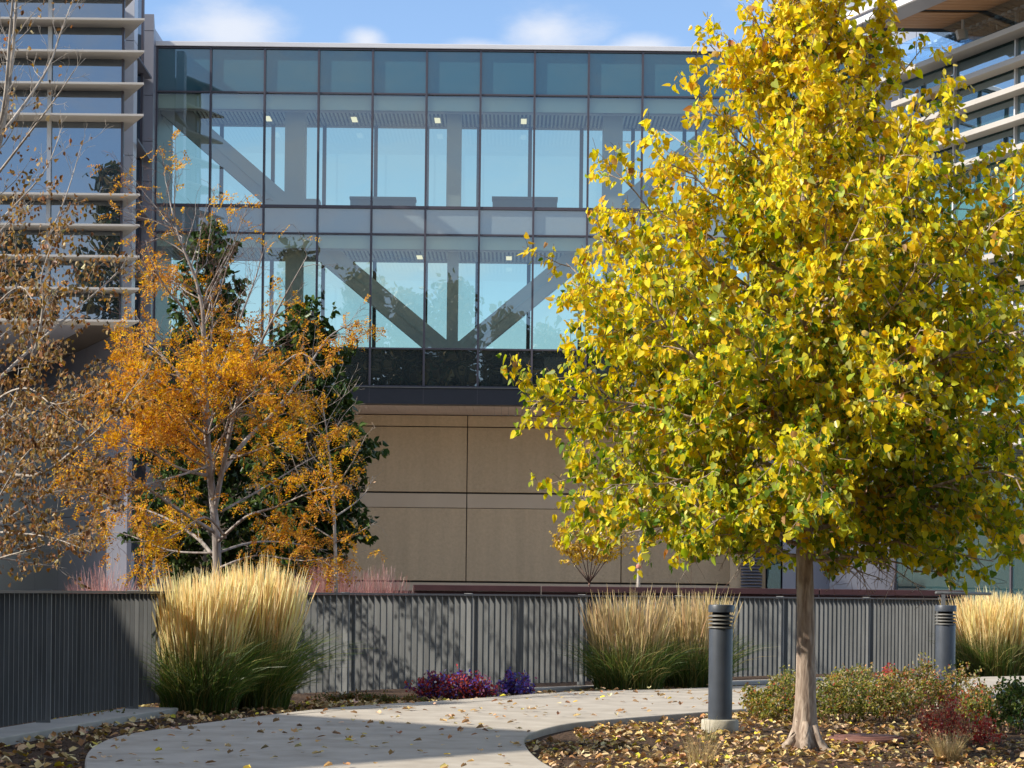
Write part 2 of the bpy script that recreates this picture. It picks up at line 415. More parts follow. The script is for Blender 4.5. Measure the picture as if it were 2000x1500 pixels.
sc.view_settings.view_transform = 'Standard'; sc.view_settings.look = 'None'
sc.view_settings.exposure = .66; sc.view_settings.gamma = 1; sc.view_settings.use_curve_mapping = False
sc.render.engine = 'CYCLES'
cy = sc.cycles; cy.max_bounces = 7; cy.diffuse_bounces = 3; cy.glossy_bounces = 4; cy.transmission_bounces = 4
cy.transparent_max_bounces = 16; cy.use_denoising = True; cy.caustics_reflective = False; cy.caustics_refractive = False
cy.sample_clamp_indirect = 4

# ------------------------------------------------------------------ ground, path, kerb
BED = -.055
pp = [(190,1640),(172,1530),(166,1482),(184,1457),(232,1437),(330,1421),(420,1409),(500,1399),(600,1387),(700,1378),(850,1369),
      (950,1362),(1060,1354),(1140,1350),(1300,1346),(1435,1340),(1600,1332),(1760,1327),(1877,1323),(2000,1320),(2350,1314),
      (2350,1345),(2000,1353),(1900,1357),(1700,1368),(1560,1376),(1440,1385),(1300,1396),(1200,1404),(1110,1413),(1045,1429),
      (1025,1443),(1030,1460),(1052,1482),(1090,1504),(1180,1550),(1330,1640)]
path_poly = [(p.x, p.y) for p in catmull([G(x, y, 0) for x, y in pp], 5, True)]
o = MB().prism(path_poly, -.12, 0).build('path', M['path'], bevel=.012); tag(o, kind='structure')
edge = catmull([G(x, y, 0) for x, y in ((560, 1396), (700, 1385), (850, 1376), (950, 1369), (1060, 1360), (1140, 1356), (1300, 1351), (1435, 1345))], 6)
jm = MB()
for a, b in zip(edge[:-1], edge[1:]):
    d = (b-a); n = Vector((-d.y, d.x, 0)).normalized()*.009
    jm.add([a-n+Vector((0, 0, .003)), b-n+Vector((0, 0, .003)), b+n+Vector((0, 0, .003)), a+n+Vector((0, 0, .003))], [(0, 1, 2, 3)])
jm.build('saw_cut_joint', M['joint'], o)
g = MB(); s_ = 400
g.add([(-s_, -60, BED), (s_, -60, BED), (s_, 700, BED), (-s_, 700, BED)], [(0, 1, 2, 3)])
tag(g.build('ground', M['mulch']), kind='structure')

pz = MB(); pz.add([(-60, 44, BED+.02), (60, 44, BED+.02), (60, 75, BED+.02), (-60, 75, BED+.02)], [(0, 1, 2, 3)])  # hidden pale sheet added to bounce sun onto the tan wall and soffit
tag(pz.build('bounce_sheet', M['bounce_sheet']), kind='structure')
fence_ctrl = [(-4.9, 9.5), (-4.35, 12.5), (-3.98, 14.6), (-3.74, 16.2), (-3.54, 17.6), (-3.34, 18.8), (-3.0, 19.9), (-1.93, 21.7), (.25, 24.4),
              (2.75, 26.9), (4.5, 28.7), (6.07, 30.6), (9.2, 34.6)]
fc = catmull([Vector((a, b, 0)) for a, b in fence_ctrl], 60)
# arc-length resample
cum = [0.0]
for i in range(1, len(fc)): cum.append(cum[-1]+(fc[i]-fc[i-1]).length)
def fpt(s):
    i = max(1, int(np.searchsorted(cum, s)))
    i = min(i, len(fc)-1)
    t = (s-cum[i-1])/max(1e-9, cum[i]-cum[i-1])
    p = fc[i-1].lerp(fc[i], t); d = (fc[i]-fc[i-1]).normalized()
    return p, d, Vector((d.y, -d.x, 0))       # normal pointing to the path side
LEN = cum[-1]
def fence_s(px):                              # arc length where the fence crosses an image column at mid height
    best = min(range(len(fc)), key=lambda i: abs((fc[i].x/fc[i].y*F+CX)-px))
    return cum[best]
kp = []
for sa, sb_k, wd_, zt_ in ((0, fence_s(290), .30, .012), (fence_s(1030), LEN-.1, .15, -.012)):
    k1, k2 = [], []
    nk = int((sb_k-sa)/.25)
    for i in range(nk+1):
        p, d, n = fpt(sa+(sb_k-sa)*i/nk)
        k1.append((p-n*.10)); k2.append((p+n*wd_))
    ring = [(q.x, q.y) for q in k1] + [(q.x, q.y) for q in reversed(k2)]
    if not kp: kp = ring
    tag(MB().prism(ring, -.10, zt_).build('kerb', M['kerb'], bevel=.01), kind='structure')

# ------------------------------------------------------------------ fence
fence = thing('slatted_fence', 'curving grey metal slat fence along the far side of the path', 'fence', fc[0])
post_px = [-40, 92, 263, 455, 678, 916, 1137, 1330, 1527, 1695, 1843, 1990]
ps = sorted(fence_s(x) for x in post_px)
for s in ps:
    p, d, n = fpt(s)
    MB().obox(p-d*.008-n*.075, d*.016, n*.118, (0, 0, 1.054)).build('post', M['fence_post'], fence, bevel=.003)
bounds = [0]+ps+[LEN-.01]
for a, b in zip(bounds[:-1], bounds[1:]):
    m = MB(); n_s = max(1, round((b-a)/.098)); st = (b-a)/n_s
    for i in range(1, n_s):
        s = a+i*st
        p, d, n = fpt(s)
        th = R(random.gauss(0, 1.0)); d2 = d*math.cos(th)+n*math.sin(th); n2 = n*math.cos(th)-d*math.sin(th)
        m.obox(p-d2*.005-n2*.038+Vector((0, 0, .04)), d2*.010, n2*.078, (0, 0, .985))
    m.build('slat_panel', M['fence'], fence)
    r = MB(); r2 = MB(); nseg = max(2, int((b-a)/.3))
    for mm, z0, z1, w0, w1 in ((r, 1.027, 1.047, -.05, .062), (r2, .10, .125, -.055, -.037)):
        vs = []
        for i in range(nseg+1):
            p, d, n = fpt(a+(b-a)*i/nseg)
            for q, z in ((w0, z0), (w1, z0), (w1, z1), (w0, z1)): vs.append(p+n*q+Vector((0, 0, z)))
        fs = []
        for i in range(nseg):
            for j in range(4): fs.append((i*4+j, i*4+(j+1) % 4, (i+1)*4+(j+1) % 4, (i+1)*4+j))
        fs += [(3, 2, 1, 0), tuple(nseg*4+j for j in range(4))]
        mm.add(vs, fs)
    r.build('top_rail', M['rail'], fence)

# maroon steel wall behind the fence
y_w = 36.5
def wallx(px, D): return (px-CX)/F*D
pw = thing('steel_planter_wall', 'long low maroon steel wall with flat cap just behind the slat fence', 'wall', (wallx(1200, y_w), y_w, 0))
ztop = CAMZ+11/F*y_w
for a, b in ((560, 805), (807, 1056), (1058, 1330), (1332, 1599), (1601, 1885)):
    MB().box((wallx(a, y_w), y_w+.02, 0), (wallx(b, y_w), y_w+.10, ztop-.1)).build('wall_plate', M['maroon'], pw)
    if a > 700: MB().box((wallx(a, y_w), y_w-.06, ztop-.098), (wallx(b, y_w), y_w+.18, ztop)).build('cap', M['maroon'], pw, bevel=.006)
# handrail end by the far bollard
hp = P(1842, 1160, 29.0)
hr = thing('handrail', 'short dark pipe handrail above the fence beside the far grass clump', 'handrail', (hp.x, hp.y, 0))
a, b = P(1828, 1158, 29.0), P(1935, 1160, 29.6)
MB().tube([a, b], .022, 10).build('rail', M['fence'], hr, True)
MB().box((hp.x-.02, hp.y, 0), (hp.x+.03, hp.y+.03, a.z-.02)).build('post', M['fence_post'], hr)

# ------------------------------------------------------------------ glass bridge
BD = 60.0
X0 = P(304, 400, BD).x; DX = 105.4/F*BD; NC = 13
zr = [P(727, y, BD).z for y in (97, 183, 404.5, 457, 680, 754)]
ztopB = P(727, 90, BD).z
XE = X0+NC*DX
br = thing('glass_bridge', 'two storey glazed bridge with diagonal steel braces between the grey buildings', 'building', (X0, BD, 0))
kinds = [('spandrel_panel', 'spandrel'), ('window_pane', 'glass'), ('spandrel_panel', 'spandrel_mid'), ('window_pane', 'glass'), ('spandrel_panel', 'spandrel_low')]
for r in range(5):
    for c in range(NC):
        x0, x1 = X0+c*DX+.012, X0+(c+1)*DX-.012; z1, z0 = zr[r]-.012, zr[r+1]+.012
        tx, tz = random.gauss(0, .0011), random.gauss(0, .0011)
        def yy(x, z): return BD+.03+(x-(x0+x1)/2)*tx+(z-(z0+z1)/2)*tz
        vs = [(x0, yy(x0, z0), z0), (x1, yy(x1, z0), z0), (x1, yy(x1, z1), z1), (x0, yy(x0, z1), z1)]
        MB().add(vs, [(0, 1, 2, 3)]).build(kinds[r][0], M[kinds[r][1]], br)
for c in range(NC+1):
    x = X0+c*DX
    MB().box((x-.028, BD-.05, zr[5]), (x+.028, BD+.12, zr[0])).build('mullion', M['mullion'], br)
for i, z in enumerate(zr):
    t = .022 if i != 2 else .04
    MB().box((X0, BD-.03, z-t), (XE, BD+.10, z+t)).build('transom', M['mullion'], br)
MB().box((X0-.1, BD-.09, zr[0]+.03), (XE+1.5, BD+4, ztopB+.06)).build('roof_coping', M['coping'], br, bevel=.01)
MB().box((X0-.1, BD-.07, zr[0]+.0225), (XE+1.5, BD+3.9, zr[0]+.0285)).build('coping_drip', M['mullion'], br)
BB = 63.2
zb = P(900, 791, BD).z
MB().box((X0-.5, BD-.14, zb), (XE+.6, BD+.35, zr[5]-.06)).build('base_band', M['band'], br)
for c in range(NC+1):
    x = X0+c*DX
    MB().box((x-.006, BD-.144, zb+.01), (x+.006, BD-.139, zr[5]-.07)).build('band_joint', M['mullion'], br)
MB().box((X0-.5, BD-.20, zr[5]-.05), (XE+.6, BD+.2, zr[5]-.03)).build('drip_edge', M['fence_post'], br)
sof = MB()
for i in range(int((XE-X0+1)/.2)):
    sof.box((X0-.5+i*.2, BD+.352, zb-.0), (X0-.5+i*.2+.193, BB+.4, zb+.04))
sof.build('soffit', M['soffit'], br)
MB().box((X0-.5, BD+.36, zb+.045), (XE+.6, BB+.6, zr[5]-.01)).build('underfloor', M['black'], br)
# floors and ceilings
zc1 = CAMZ+905/F*BB; zc2 = CAMZ+642/F*BB
def ceiling(zc, top, nm):
    m = MB()
    for i in range(int((XE-X0)/.115)):
        m.box((X0+i*.115, BD+.75, zc), (X0+i*.115+.055, BB-.1, zc+.05))
    m.build('ceiling_slats', M['bulkhead'], br)
    MB().box((X0, BD+.2, zc+.09), (XE, BB, top)).build('ceiling_void', M['panel_dark'], br)
ceiling(zc1, zr[0]-.05, 'a'); ceiling(zc2, zr[2]-.20, 'b')
MB().box((X0, BD+.2, zr[3]+.0), (XE, BD+.5, zr[2]-.06)).build('slab_edge', M['interior'], br)
MB().box((X0, BD+.2, zr[2]-.19), (XE, BB, zr[2]-.055)).build('floor_slab', M['interior'], br)
MB().box((X0, BD+.2, zr[5]+.02), (XE, BB, zr[4]-.05)).build('floor_slab', M['interior'], br)
for zt, yb in ((zr[1], 216), (zr[3], 486)):
    MB().box((X0, BD+.16, P(727, yb, BD+.2).z), (XE, BD+.19, zt-.03)).build('bulkhead', M['bulkhead'], br)
    MB().box((X0, BD+.52, P(727, yb, BD+.5).z-.02), (XE, BD+.75, zt-.2)).build('header', M['interior'], br)
# columns and braces
CD = BD+1.1
def colx(px): return P(px, 400, CD).x
for pa, pb in ((557, 596), (872, 900), (1176, 1214), (1500, 1535)):
    MB().box((colx(pa), CD-.25, zr[2]-.05), (colx(pb), CD+.3, zc1+.08)).build('column', M['interior'], br)
    MB().box((colx(pa)+.05, CD-.25, zr[4]-.05), (colx(pb)-.05, CD+.3, zc2+.08)).build('column', M['interior'], br)
def brace(p0, p1, wd, dpt=CD):
    a, b = P(*p0, dpt), P(*p1, dpt); d = (b-a).normalized(); n = Vector((-d.z, 0, d.x))
    MB().obox(a-n*wd/2+Vector((0, -.2, 0)), b-a, n*wd, (0, .42, 0)).build('diagonal_brace', M['interior'], br)
    MB().obox(a-n*.02+Vector((0, -.24, 0)), b-a, n*.04, (0, .035, 0)).build('brace_flange', M['panel_light'], br)
brace((296, 178), (560, 408), .62); brace((1495, 180), (1216, 410), .62)
brace((590, 455), (870, 690), .60); brace((1185, 455), (902, 690), .60)
MB().box((colx(850), CD-.26, zr[4]-.05), (colx(925), CD+.32, P(885, 668, CD).z)).build('gusset', M['interior'], br)
MB().box((colx(525), CD-.26, zr[2]-.05), (colx(625), CD+.32, P(575, 391, CD).z)).build('gusset', M['interior'], br)
# back glazing
for zt, zz in ((zc1, zr[2]-.05), (zc2, zr[4]-.05)):
    MB().add([(X0, BB+.02, zz), (XE, BB+.02, zz), (XE, BB+.02, zt), (X0, BB+.02, zt)], [(0, 1, 2, 3)]).build('back_glazing', M['glass_back'], br)
    for i in range(20):
        px = 332+i*100.3
        if px > 1640: break
        x = P(px, 400, BB).x
        MB().box((x-.055, BB-.08, zz), (x+.055, BB+.0, zt)).build('back_mullion', M['mullion'], br)
MB().box((X0, BB, zr[5]), (XE, BB+.2, zr[4]-.06)).build('back_wall', M['interior'], br)
MB().box((X0, BB-.02, zc1), (XE, BB+.25, zr[0])).build('back_wall', M['interior'], br)
MB().box((X0, BB-.02, zc2), (XE, BB+.25, zr[2]-.2)).build('back_wall', M['interior'], br)
MB().box((XE-.05, BD+.2, zr[5]), (XE+.2, BB, zr[0])).build('end_wall', M['interior'], br)
# benches and lamps in the bridge
for (a, b), lab in (((684, 811), 'grey bench in the upper bridge windows, left of the pair'), ((962, 1088), 'grey bench in the upper bridge windows, right of the pair')):
    xa, xb = P(a, 400, BB-.6).x, P(b, 400, BB-.6).x
    zt = P(a, 384, BB-.6).z
    t = thing('bench', lab, 'bench', ((xa+xb)/2, BB-.6, zr[2]-.05), 'benches inside the glass bridge')
    MB().box((xa, BB-.62, zr[2]-.05), (xb, BB-.2, zt-.09)).build('base', M['bench'], t)
    MB().box((xa-.02, BB-.66, zt-.085), (xb+.02, BB-.18, zt)).build('seat', M['bench'], t, bevel=.01)
ordn = ['first', 'second', 'third', 'fourth', 'fifth', 'sixth']
for pxs, zc, nm in (((360, 525, 693, 855, 1023, 1183), zc1, 'upper'), ((823, 997), zc2, 'lower')):
    for i, px in enumerate(pxs):
        x = P(px, 235, 62.3).x
        lab = f'lit rectangular ceiling lamp on the {nm} bridge floor, {ordn[i]} from the left'
        t = thing('ceiling_lamp', lab, 'lamp', (x, 62.0, zc), 'ceiling lamps inside the glass bridge')
        MB().box((x-.10, 61.75, zc-.035), (x+.10, 62.5, zc-.005)).build('housing', M['white_mullion'], t)
        MB().box((x-.08, 61.8, zc-.045), (x+.08, 62.45, zc-.037)).build('diffuser', M['lamp'], t)

# ------------------------------------------------------------------ tan wall under the bridge
WD = 63.4
tw = thing('stucco_wall', 'tan stucco wall with grooved panels below the glass bridge', 'wall', (0, WD, 0))
cols_px = [268, 610, 912.5, 1215, 1428]
zw = [zb-.01, P(800, 833, WD).z, P(800, 961, WD).z, P(800, 991, WD).z, P(800, 1134.5, WD).z]
MB().box((P(268, 900, WD).x, WD+.05, 0), (P(1428, 900, WD).x, WD+.4, zb-.002)).build('backing', M['joint'], tw)
for a, b in zip(cols_px[:-1], cols_px[1:]):
    xa, xb = P(a, 900, WD).x+.013, P(b, 900, WD).x-.013
    for i in range(4):
        dy = .035 if i == 2 else 0
        m = M['stucco_smooth'] if i == 2 else M['stucco']
        MB().box((xa, WD-.05+dy, zw[i+1]+(.014 if i != 2 else .0)), (xb, WD+.10, zw[i]-(.014 if i != 2 else .035))).build('wall_panel', m, tw, bevel=.012)
    MB().box((xa-.011, WD-.10, 0), (xb+.011, WD+.1, zw[4]-.04)).build('wall_base', M['stucco_smooth'], tw, bevel=.01)

# ------------------------------------------------------------------ left building
LD = 53.45; LF = 52.75; LK = 54.7
lb = thing('office_building', 'grey panelled office building with stacked horizontal sunshade blades, left of the bridge', 'building', (-10, LD, 0))
xl = P(-260, 300, LD).x; xc = P(240, 300, LD).x
ly = [-92, -28, 35.5, 98, 161, 222.5, 378, 438, 499, 562, 625]      # blades, front edge at the right end
zs = [P(280, y, LF).z for y in ly]
xm = P(96, 300, LD).x; mcols = [xl, xm-3.35, xm, xc]
ztl = zs[0]+2
for i in range(len(zs)-1):
    z1, z0 = zs[i]-.02, zs[i+1]+.03
    for j in range(3):
        xa, xb = mcols[j]+.03, mcols[j+1]-.03
        tx, tz = random.gauss(0, .0012), random.gauss(0, .0012)
        def yy(x, z): return LD+.03+(x-(xa+xb)/2)*tx+(z-(z0+z1)/2)*tz
        MB().add([(xa, yy(xa, z0), z0), (xb, yy(xb, z0), z0), (xb, yy(xb, z1), z1), (xa, yy(xa, z1), z1)], [(0, 1, 2, 3)]).build('window_pane', M['glass_left'], lb)
for x in mcols[1:3]: MB().box((x-.05, LD-.05, zs[-1]), (x+.05, LD+.12, zs[0])).build('mullion', M['white_mullion'], lb)
MB().box((xc-.05, LD-.02, zs[-1]), (xc+.002, LD+.1, zs[0])).build('corner_mullion', M['mullion'], lb)
for i, z in enumerate(zs):
    fr = P(280-(5 if i > 5 else 0), 300, LF).x
    kx = P(240.5, 300, LK).x
    poly = [(xl, LF), (fr, LF), (kx, LK), (kx-.25, LK), (xc-.3, LD+.02), (xl, LD+.02)]
    MB().prism(poly, z-.055, z).build('sunshade_blade', M['louver'], lb, bevel=.006)
MB().prism([(xl, LD+.2), (xc-.15, LD+.2), (xc-3.2, LD+5), (xl, LD+5)], zs[-1], zs[0]).build('core_wall', M['panel_dark'], lb)
MB().box((-34, 54.2, 0), (-17.8, 64, 18.5)).build('shade_block', M['panel'], lb)  # unseen block added to keep the sun off the angled wall
MB().box((-40, 64.1, 0), (-27, 84, 19.5)).build('shade_block', M['panel'], lb)  # second unseen block, added to shade the far stretch of that wall
MB().box((-34.2, 54.0, 18.5), (-17.6, 64.2, 18.9)).build('roof', M['coping'], lb)  # lid of the added shade block
# piers between the glass corner and the bridge
def zpx(y, D): return P(270, y, D).z
p1a, p1b = P(241.5, 300, 55.6).x, P(260, 300, 55.6).x
zj = [8, 79, 230, 300, 410, 520, 640, 760, 900, 1020, 1150]
top1 = P(250, -60, 55.6).z
prev = top1
for y in [79, 228, 303, 430, 520, 622]:
    z = P(250, y, 55.6).z
    MB().box((p1a, 55.6, z+.008), (p1b, 56.1, prev-.008)).build('pier_panel', M['panel_light'], lb, bevel=.006)
    prev = z
g0, g1 = P(258, 300, 57.6).x, P(276, 300, 57.6).x
MB().box((g0, 57.65, 0), (g1, 57.7, P(250, -60, 57.6).z)).build('recess_glass', M['glass_left'], lb)
x_ = P(275.5, 300, 57.5).x
MB().box((x_-.03, 57.5, 0), (x_+.03, 57.64, P(250, -60, 57.5).z)).build('recess_mullion', M['mullion'], lb)
p2a, p2b = P(277, 300, 58.2).x, P(298, 300, 58.2).x
xw = X0-.02
prev = P(290, -60 if False else 27, 58.2).z
for y in [60, 186, 276, 355, 440, 530, 620, 710, 800, 900, 1010, 1150]:
    z = max(0, P(290, y, 58.2).z)
    MB().prism([(p2a, 58.2), (p2b, 58.2), (xw, 59.7), (xw, 63), (p2a, 63)], z+.008, prev-.008).build('pier_panel', M['panel'], lb)
    prev = z
for y in [-20, 155, 318, 438, 560]:
    z = P(280, y, 58.2).z; yo = y-45
    ap = G(269, y-44, z)
    poly = [(P(264, y, 58.15).x, 58.15), (P(296.5, y, 58.15).x, 58.15), (ap.x, ap.y)]
    MB().prism(poly, z, z+.06).build('corner_shelf', M['panel_dark'], lb)
# overhanging soffit and the angled wall below it
zso = zs[-1]-.06
fa = [G(x, y, zso) for x, y in ((-260, 630), (278, 632))]
sb = [G(x, y, zso) for x, y in ((252, 640), (20, 752), (-80, 800))]
sq = [p+Vector((0, .25, 0)) for p in sb]
md = [G(x, y, zso) for x, y in ((196, 634), (20, 722), (-80, 770))]
dirw = (Vector((sb[1].x, sb[1].y))-Vector((sb[0].x, sb[0].y))).normalized()
far = Vector((sb[0].x, sb[0].y))+dirw*24
MB().prism([(xl, LD-.6), (md[0].x, LD-.6), (md[1].x, md[1].y), (md[2].x, md[2].y), (xl-3, md[2].y)], zso+.02, zso+.06).build('soffit_panel', M['panel'], lb)
MB().prism([(md[0].x+.02, LD-.6), (sb[0].x, LD-.6), (sq[0].x, sq[0].y), (sq[1].x, sq[1].y), (sq[2].x, sq[2].y), (md[2].x, md[2].y+.02), (md[1].x, md[1].y+.02)], zso+.02, zso+.06).build('soffit_recess', M['soffit_dark'], lb)
def wallseg(a, b, z0, z1, mat, th=.12):
    d = Vector((b[0]-a[0], b[1]-a[1], 0)); n = Vector((-d.y, d.x, 0)).normalized()
    if n.y < 0: n = -n
    MB().obox((a[0], a[1], z0), d, n*th, (0, 0, z1-z0)).build('wall_panel', mat, lb, bevel=.006)
a0 = Vector((sb[0].x, sb[0].y))
zh = [zso+.024]+[P(200, y, 56).z for y in (702, 751, 860, 1000)]+[0]
segs = [0, 1.6, 5.2, 8.8, 12.4, 24, 40]
for i in range(len(zh)-1):
    for j in range(len(segs)-1):
        a = a0+dirw*(segs[j]+.008); b = a0+dirw*(segs[j+1]-.008)
        wallseg(a, b, zh[i+1]+.008, zh[i]-.008, M['panel_dark'])
# front panel from soffit corner to the pier, with a doorway at its foot
wallseg((a0.x+.02, 56.4), (g1-.02, 57.3), 2.6, zso-.05, M['panel_dark'])
dx0, dx1 = P(262, 1120, 57.0).x, P(298, 1120, 57.0).x
MB().box((dx0, 57.0, 0), (dx1, 57.1, 1.95)).build('door', M['glass_right'], lb)
for x in (dx0-.08, (dx0+dx1)/2, dx1): MB().box((x, 56.95, 0), (x+.08, 57.12, 2.0)).build('door_frame', M['panel_light'], lb)

# ------------------------------------------------------------------ right building
rb = thing('curtain_wall_building', 'angled glass building with pale horizontal ledges and wood soffit, right of the bridge', 'building', (11, 58, 0))
f0 = Vector((P(1790, 300, 58.4).x, 58.4, 0)); fd = Vector((.394, -.919, 0)).normalized(); fn = Vector((-fd.y*-1, 0, 0))
fn = Vector((fd.y, -fd.x, 0)); fn = fn if fn.x < 0 else -fn      # outward, towards the left
def at(t, off=0, z=0): q = f0+fd*t+fn*off; return Vector((q.x, q.y, z))
def tx(px):                                   # facade parameter seen in an image column (roll ignored)
    k = (px-CX)/F
    return (k*f0.y-f0.x)/(fd.x-k*fd.y)
t2000 = tx(2000); D2000 = at(t2000).y
ry = [58, 116, 171, 230, 288, 432, 488, 545, 602, 660, 800, 860]
rz = [P(2000, y, D2000).z for y in ry]
zcan = CAMZ+(YH-58)/F*57.0
TL, TR = -.2, 14.0
mt = [tx(1857), tx(1976)]
step = mt[1]-mt[0]
mts = [mt[0]-step*.98, mt[0], mt[1]]+[mt[1]+step*i for i in range(1, 6)]
zlev = [zcan-.05]+rz+[0]
for i in range(len(zlev)-1):
    for a, b in zip(mts[:-1], mts[1:]):
        z1, z0 = zlev[i]-.05, zlev[i+1]+.02
        if z1-z0 < .05: continue
        mat = M['glass_green'] if i in (5, 10) else M['glass_right']
        q = [at(a+.03, 0, z0), at(b-.03, 0, z0), at(b-.03, random.gauss(0, .002), z1), at(a+.03, random.gauss(0, .002), z1)]
        MB().add(q, [(0, 1, 2, 3)]).build('window_pane', mat, rb)
for t in mts:
    MB().obox(at(t-.03, -.05, 4.2), fd*.06, fn*.13, (0, 0, zcan-4.25)).build('mullion', M['white_mullion'], rb)
    MB().obox(at(t-.03, -.05), fd*.06, fn*.10, (0, 0, 4.19)).build('mullion', M['mullion'], rb)
for i, z in enumerate(rz):
    wd = .55 if i == 0 else .42
    MB().obox(at(TL-(.9 if i == 0 else .3), .082, z-.14), fd*(TR-TL+.9), fn*wd, (0, 0, .14)).build('ledge', M['louver'], rb, bevel=.008)
MB().obox(at(TL, -.2, 0), fd*(TR-TL), fn*-4, (0, 0, zcan-.1)).build('core_wall', M['panel_dark'], rb)
# glass balustrade on the top ledge
MB().obox(at(TL-.9, .5, rz[0]+.0), fd*(TR-TL+.9), fn*.015, (0, 0, .75)).build('balustrade', M['glass_rail'], rb)
# canopy with wood soffit
cxl = P(1640, 58, 57.0).x
qa = Vector((cxl, 57.0, zcan)); wfac = at((58.4-57.0)/.919*1.0).x-cxl+.1
fdl = fd
def canopy(x0f, x1f, z0, z1, mat, nm, y_off=0, ln=16):
    a = qa+Vector((wfac*x0f, y_off, 0)); a.z = z0
    MB().obox(a, Vector((wfac*(x1f-x0f), 0, 0)), fdl*ln, (0, 0, z1-z0)).build(nm, mat, rb)
canopy(.0, .26, zcan, zcan+.03, M['panel'], 'soffit_border')
canopy(-.03, -.001, zcan-.02, zcan+.14, M['coping'], 'fascia')
canopy(.01, .02, zcan+.141, zcan+.24, M['black'], 'fascia_gap')
canopy(-.03, .0, zcan+.241, zcan+.42, M['coping'], 'fascia')
canopy(.0, 1.6, zcan+.10, zcan+.42, M['panel'], 'canopy_deck')
m = MB()
for i in range(34):
    s0 = .55+i*.28
    a = qa+fdl*s0+Vector((wfac*.262, 0, .02)); 
    if i in (6, 14, 22): continue
    m.obox(a, Vector((wfac*1.35, 0, 0)), fdl*.255, (0, 0, .03))
m.build('wood_soffit', M['wood'], rb)
canopy(.26, 1.6, zcan+.055, zcan+.095, M['black'], 'soffit_void')
m = MB()
for i in range(40):
    m.obox(at(.2+i*.27, .05, zcan-.12), fd*.16, fn*.12, (0, 0, .06))
m.build('soffit_bracket', M['coping'], rb)
# flat grey wall facing the viewer between bridge and glass facade
gx0, gx1 = XE-.6, P(1862, 120, 60.4).x
zz = [ztopB+3.5, P(1750, 85, 60.4).z, P(1750, 128, 60.4).z, P(1750, 300, 60.4).z, P(1750, 470, 60.4).z, P(1750, 680, 60.4).z, P(1750, 900, 60.4).z, 0]
xsv = [gx0, P(1692, 100, 60.4).x, P(1790, 100, 60.4).x, gx1]
for i in range(len(zz)-1):
    for a, b in zip(xsv[:-1], xsv[1:]):
        MB().box((a+.008, 60.4, zz[i+1]+.01), (b-.008, 60.55, zz[i]-.01)).build('wall_panel', M['panel_light'] if i < 3 else M['panel'], rb, bevel=.006)
# low service front: louvred vents, glazed doors
vx = [P(x, 1120, 61.6).x for x in (1430, 1460, 1492, 1500, 1530, 1560, 1640, 1700, 1800, 1900)]
MB().box((vx[0], 62.2, 0), (vx[3], 62.4, 4.9)).build('service_wall', M['stucco'], rb)
m = MB()
for i in range(34): m.obox((vx[0]+.3, 62.0, .2+i*.09), (vx[2]-vx[0]-.3, 0, 0), (0, .1, .05), (0, .0, .02))
m.build('vent_louver', M['panel_dark'], rb)
for a, b, mt_ in ((3, 4, 'glass_right'), (4, 5, 'panel'), (5, 6, 'panel'), (6, 7, 'glass_left'), (7, 8, 'panel'), (8, 9, 'panel_dark')):
    MB().box((vx[a]+.03, 62.0, 0), (vx[b]-.03, 62.2, 3.6)).build('storefront_panel', M[mt_], rb)
MB().box((vx[3], 61.9, 3.6), (vx[9], 62.3, 3.9)).build('storefront_head', M['panel'], rb)
MB().box((vx[3], 62.21, 0), (vx[9], 62.35, 3.6)).build('storefront_back', M['black'], rb)
MB().box((vx[0]+.02, 62.45, 3.2), (XE+.3, 62.6, zb-.01)).build('upper_wall', M['panel'], rb)
# flood light under the canopy
fp = P(1880, 62, 55.6)
fl = thing('flood_light', 'pale square flood light hanging under the wood soffit', 'lamp', (fp.x, fp.y, fp.z))
zc_ = zcan+.02
MB().box((fp.x-.03, fp.y-.02, fp.z+.05), (fp.x+.03, fp.y+.03, zc_)).build('bracket', M['white_mullion'], fl)
MB().obox((fp.x-.12, fp.y-.1, fp.z-.2), (.26, 0, .03), (0, .22, 0), (-.04, .05, .25)).build('housing', M['louver'], fl, bevel=.015)

# ------------------------------------------------------------------ building off to the left that shades the foreground
tip = G(1300, 1446, 0)
hz = 11.6; L_ = hz/math.tan(R(SUN_EL))
cor = Vector((tip.x, tip.y)) + Vector((sd.x, sd.y)).normalized()*L_
e1 = Vector((-.745, .667)); e2 = Vector((-.65, -.76))
sb_ = thing('side_building', 'tan flat roofed building whose shadow falls across the curved path', 'building', (cor.x, cor.y, 0))
poly = [tuple(cor), tuple(cor+e1*13), tuple(cor+e1*13+e2*14), tuple(cor+e2*14)]
MB().prism(poly, 0, hz-.4).build('wall', M['stucco'], sb_)
ce = (Vector(poly[2])+cor)/2
MB().prism([tuple(ce+(Vector(p)-ce)*1.0) for p in poly], hz-.398, hz).build('roof', M['coping'], sb_)
for e, n_ in ((e1, 4), (e2, 4)):
    nrm2 = Vector((e.y, -e.x)); nrm2 = nrm2 if nrm2.x > 0 else -nrm2
    for i in range(n_):
        for zf in (1.2, 4.6, 8.0):
            a = cor+e*(1+i*3.0)+nrm2*.01
            MB().obox((a.x, a.y, zf), (e.x*2, e.y*2, 0), (nrm2.x*.03, nrm2.y*.03, 0), (0, 0, 1.9)).build('window', M['glass_left'], sb_)

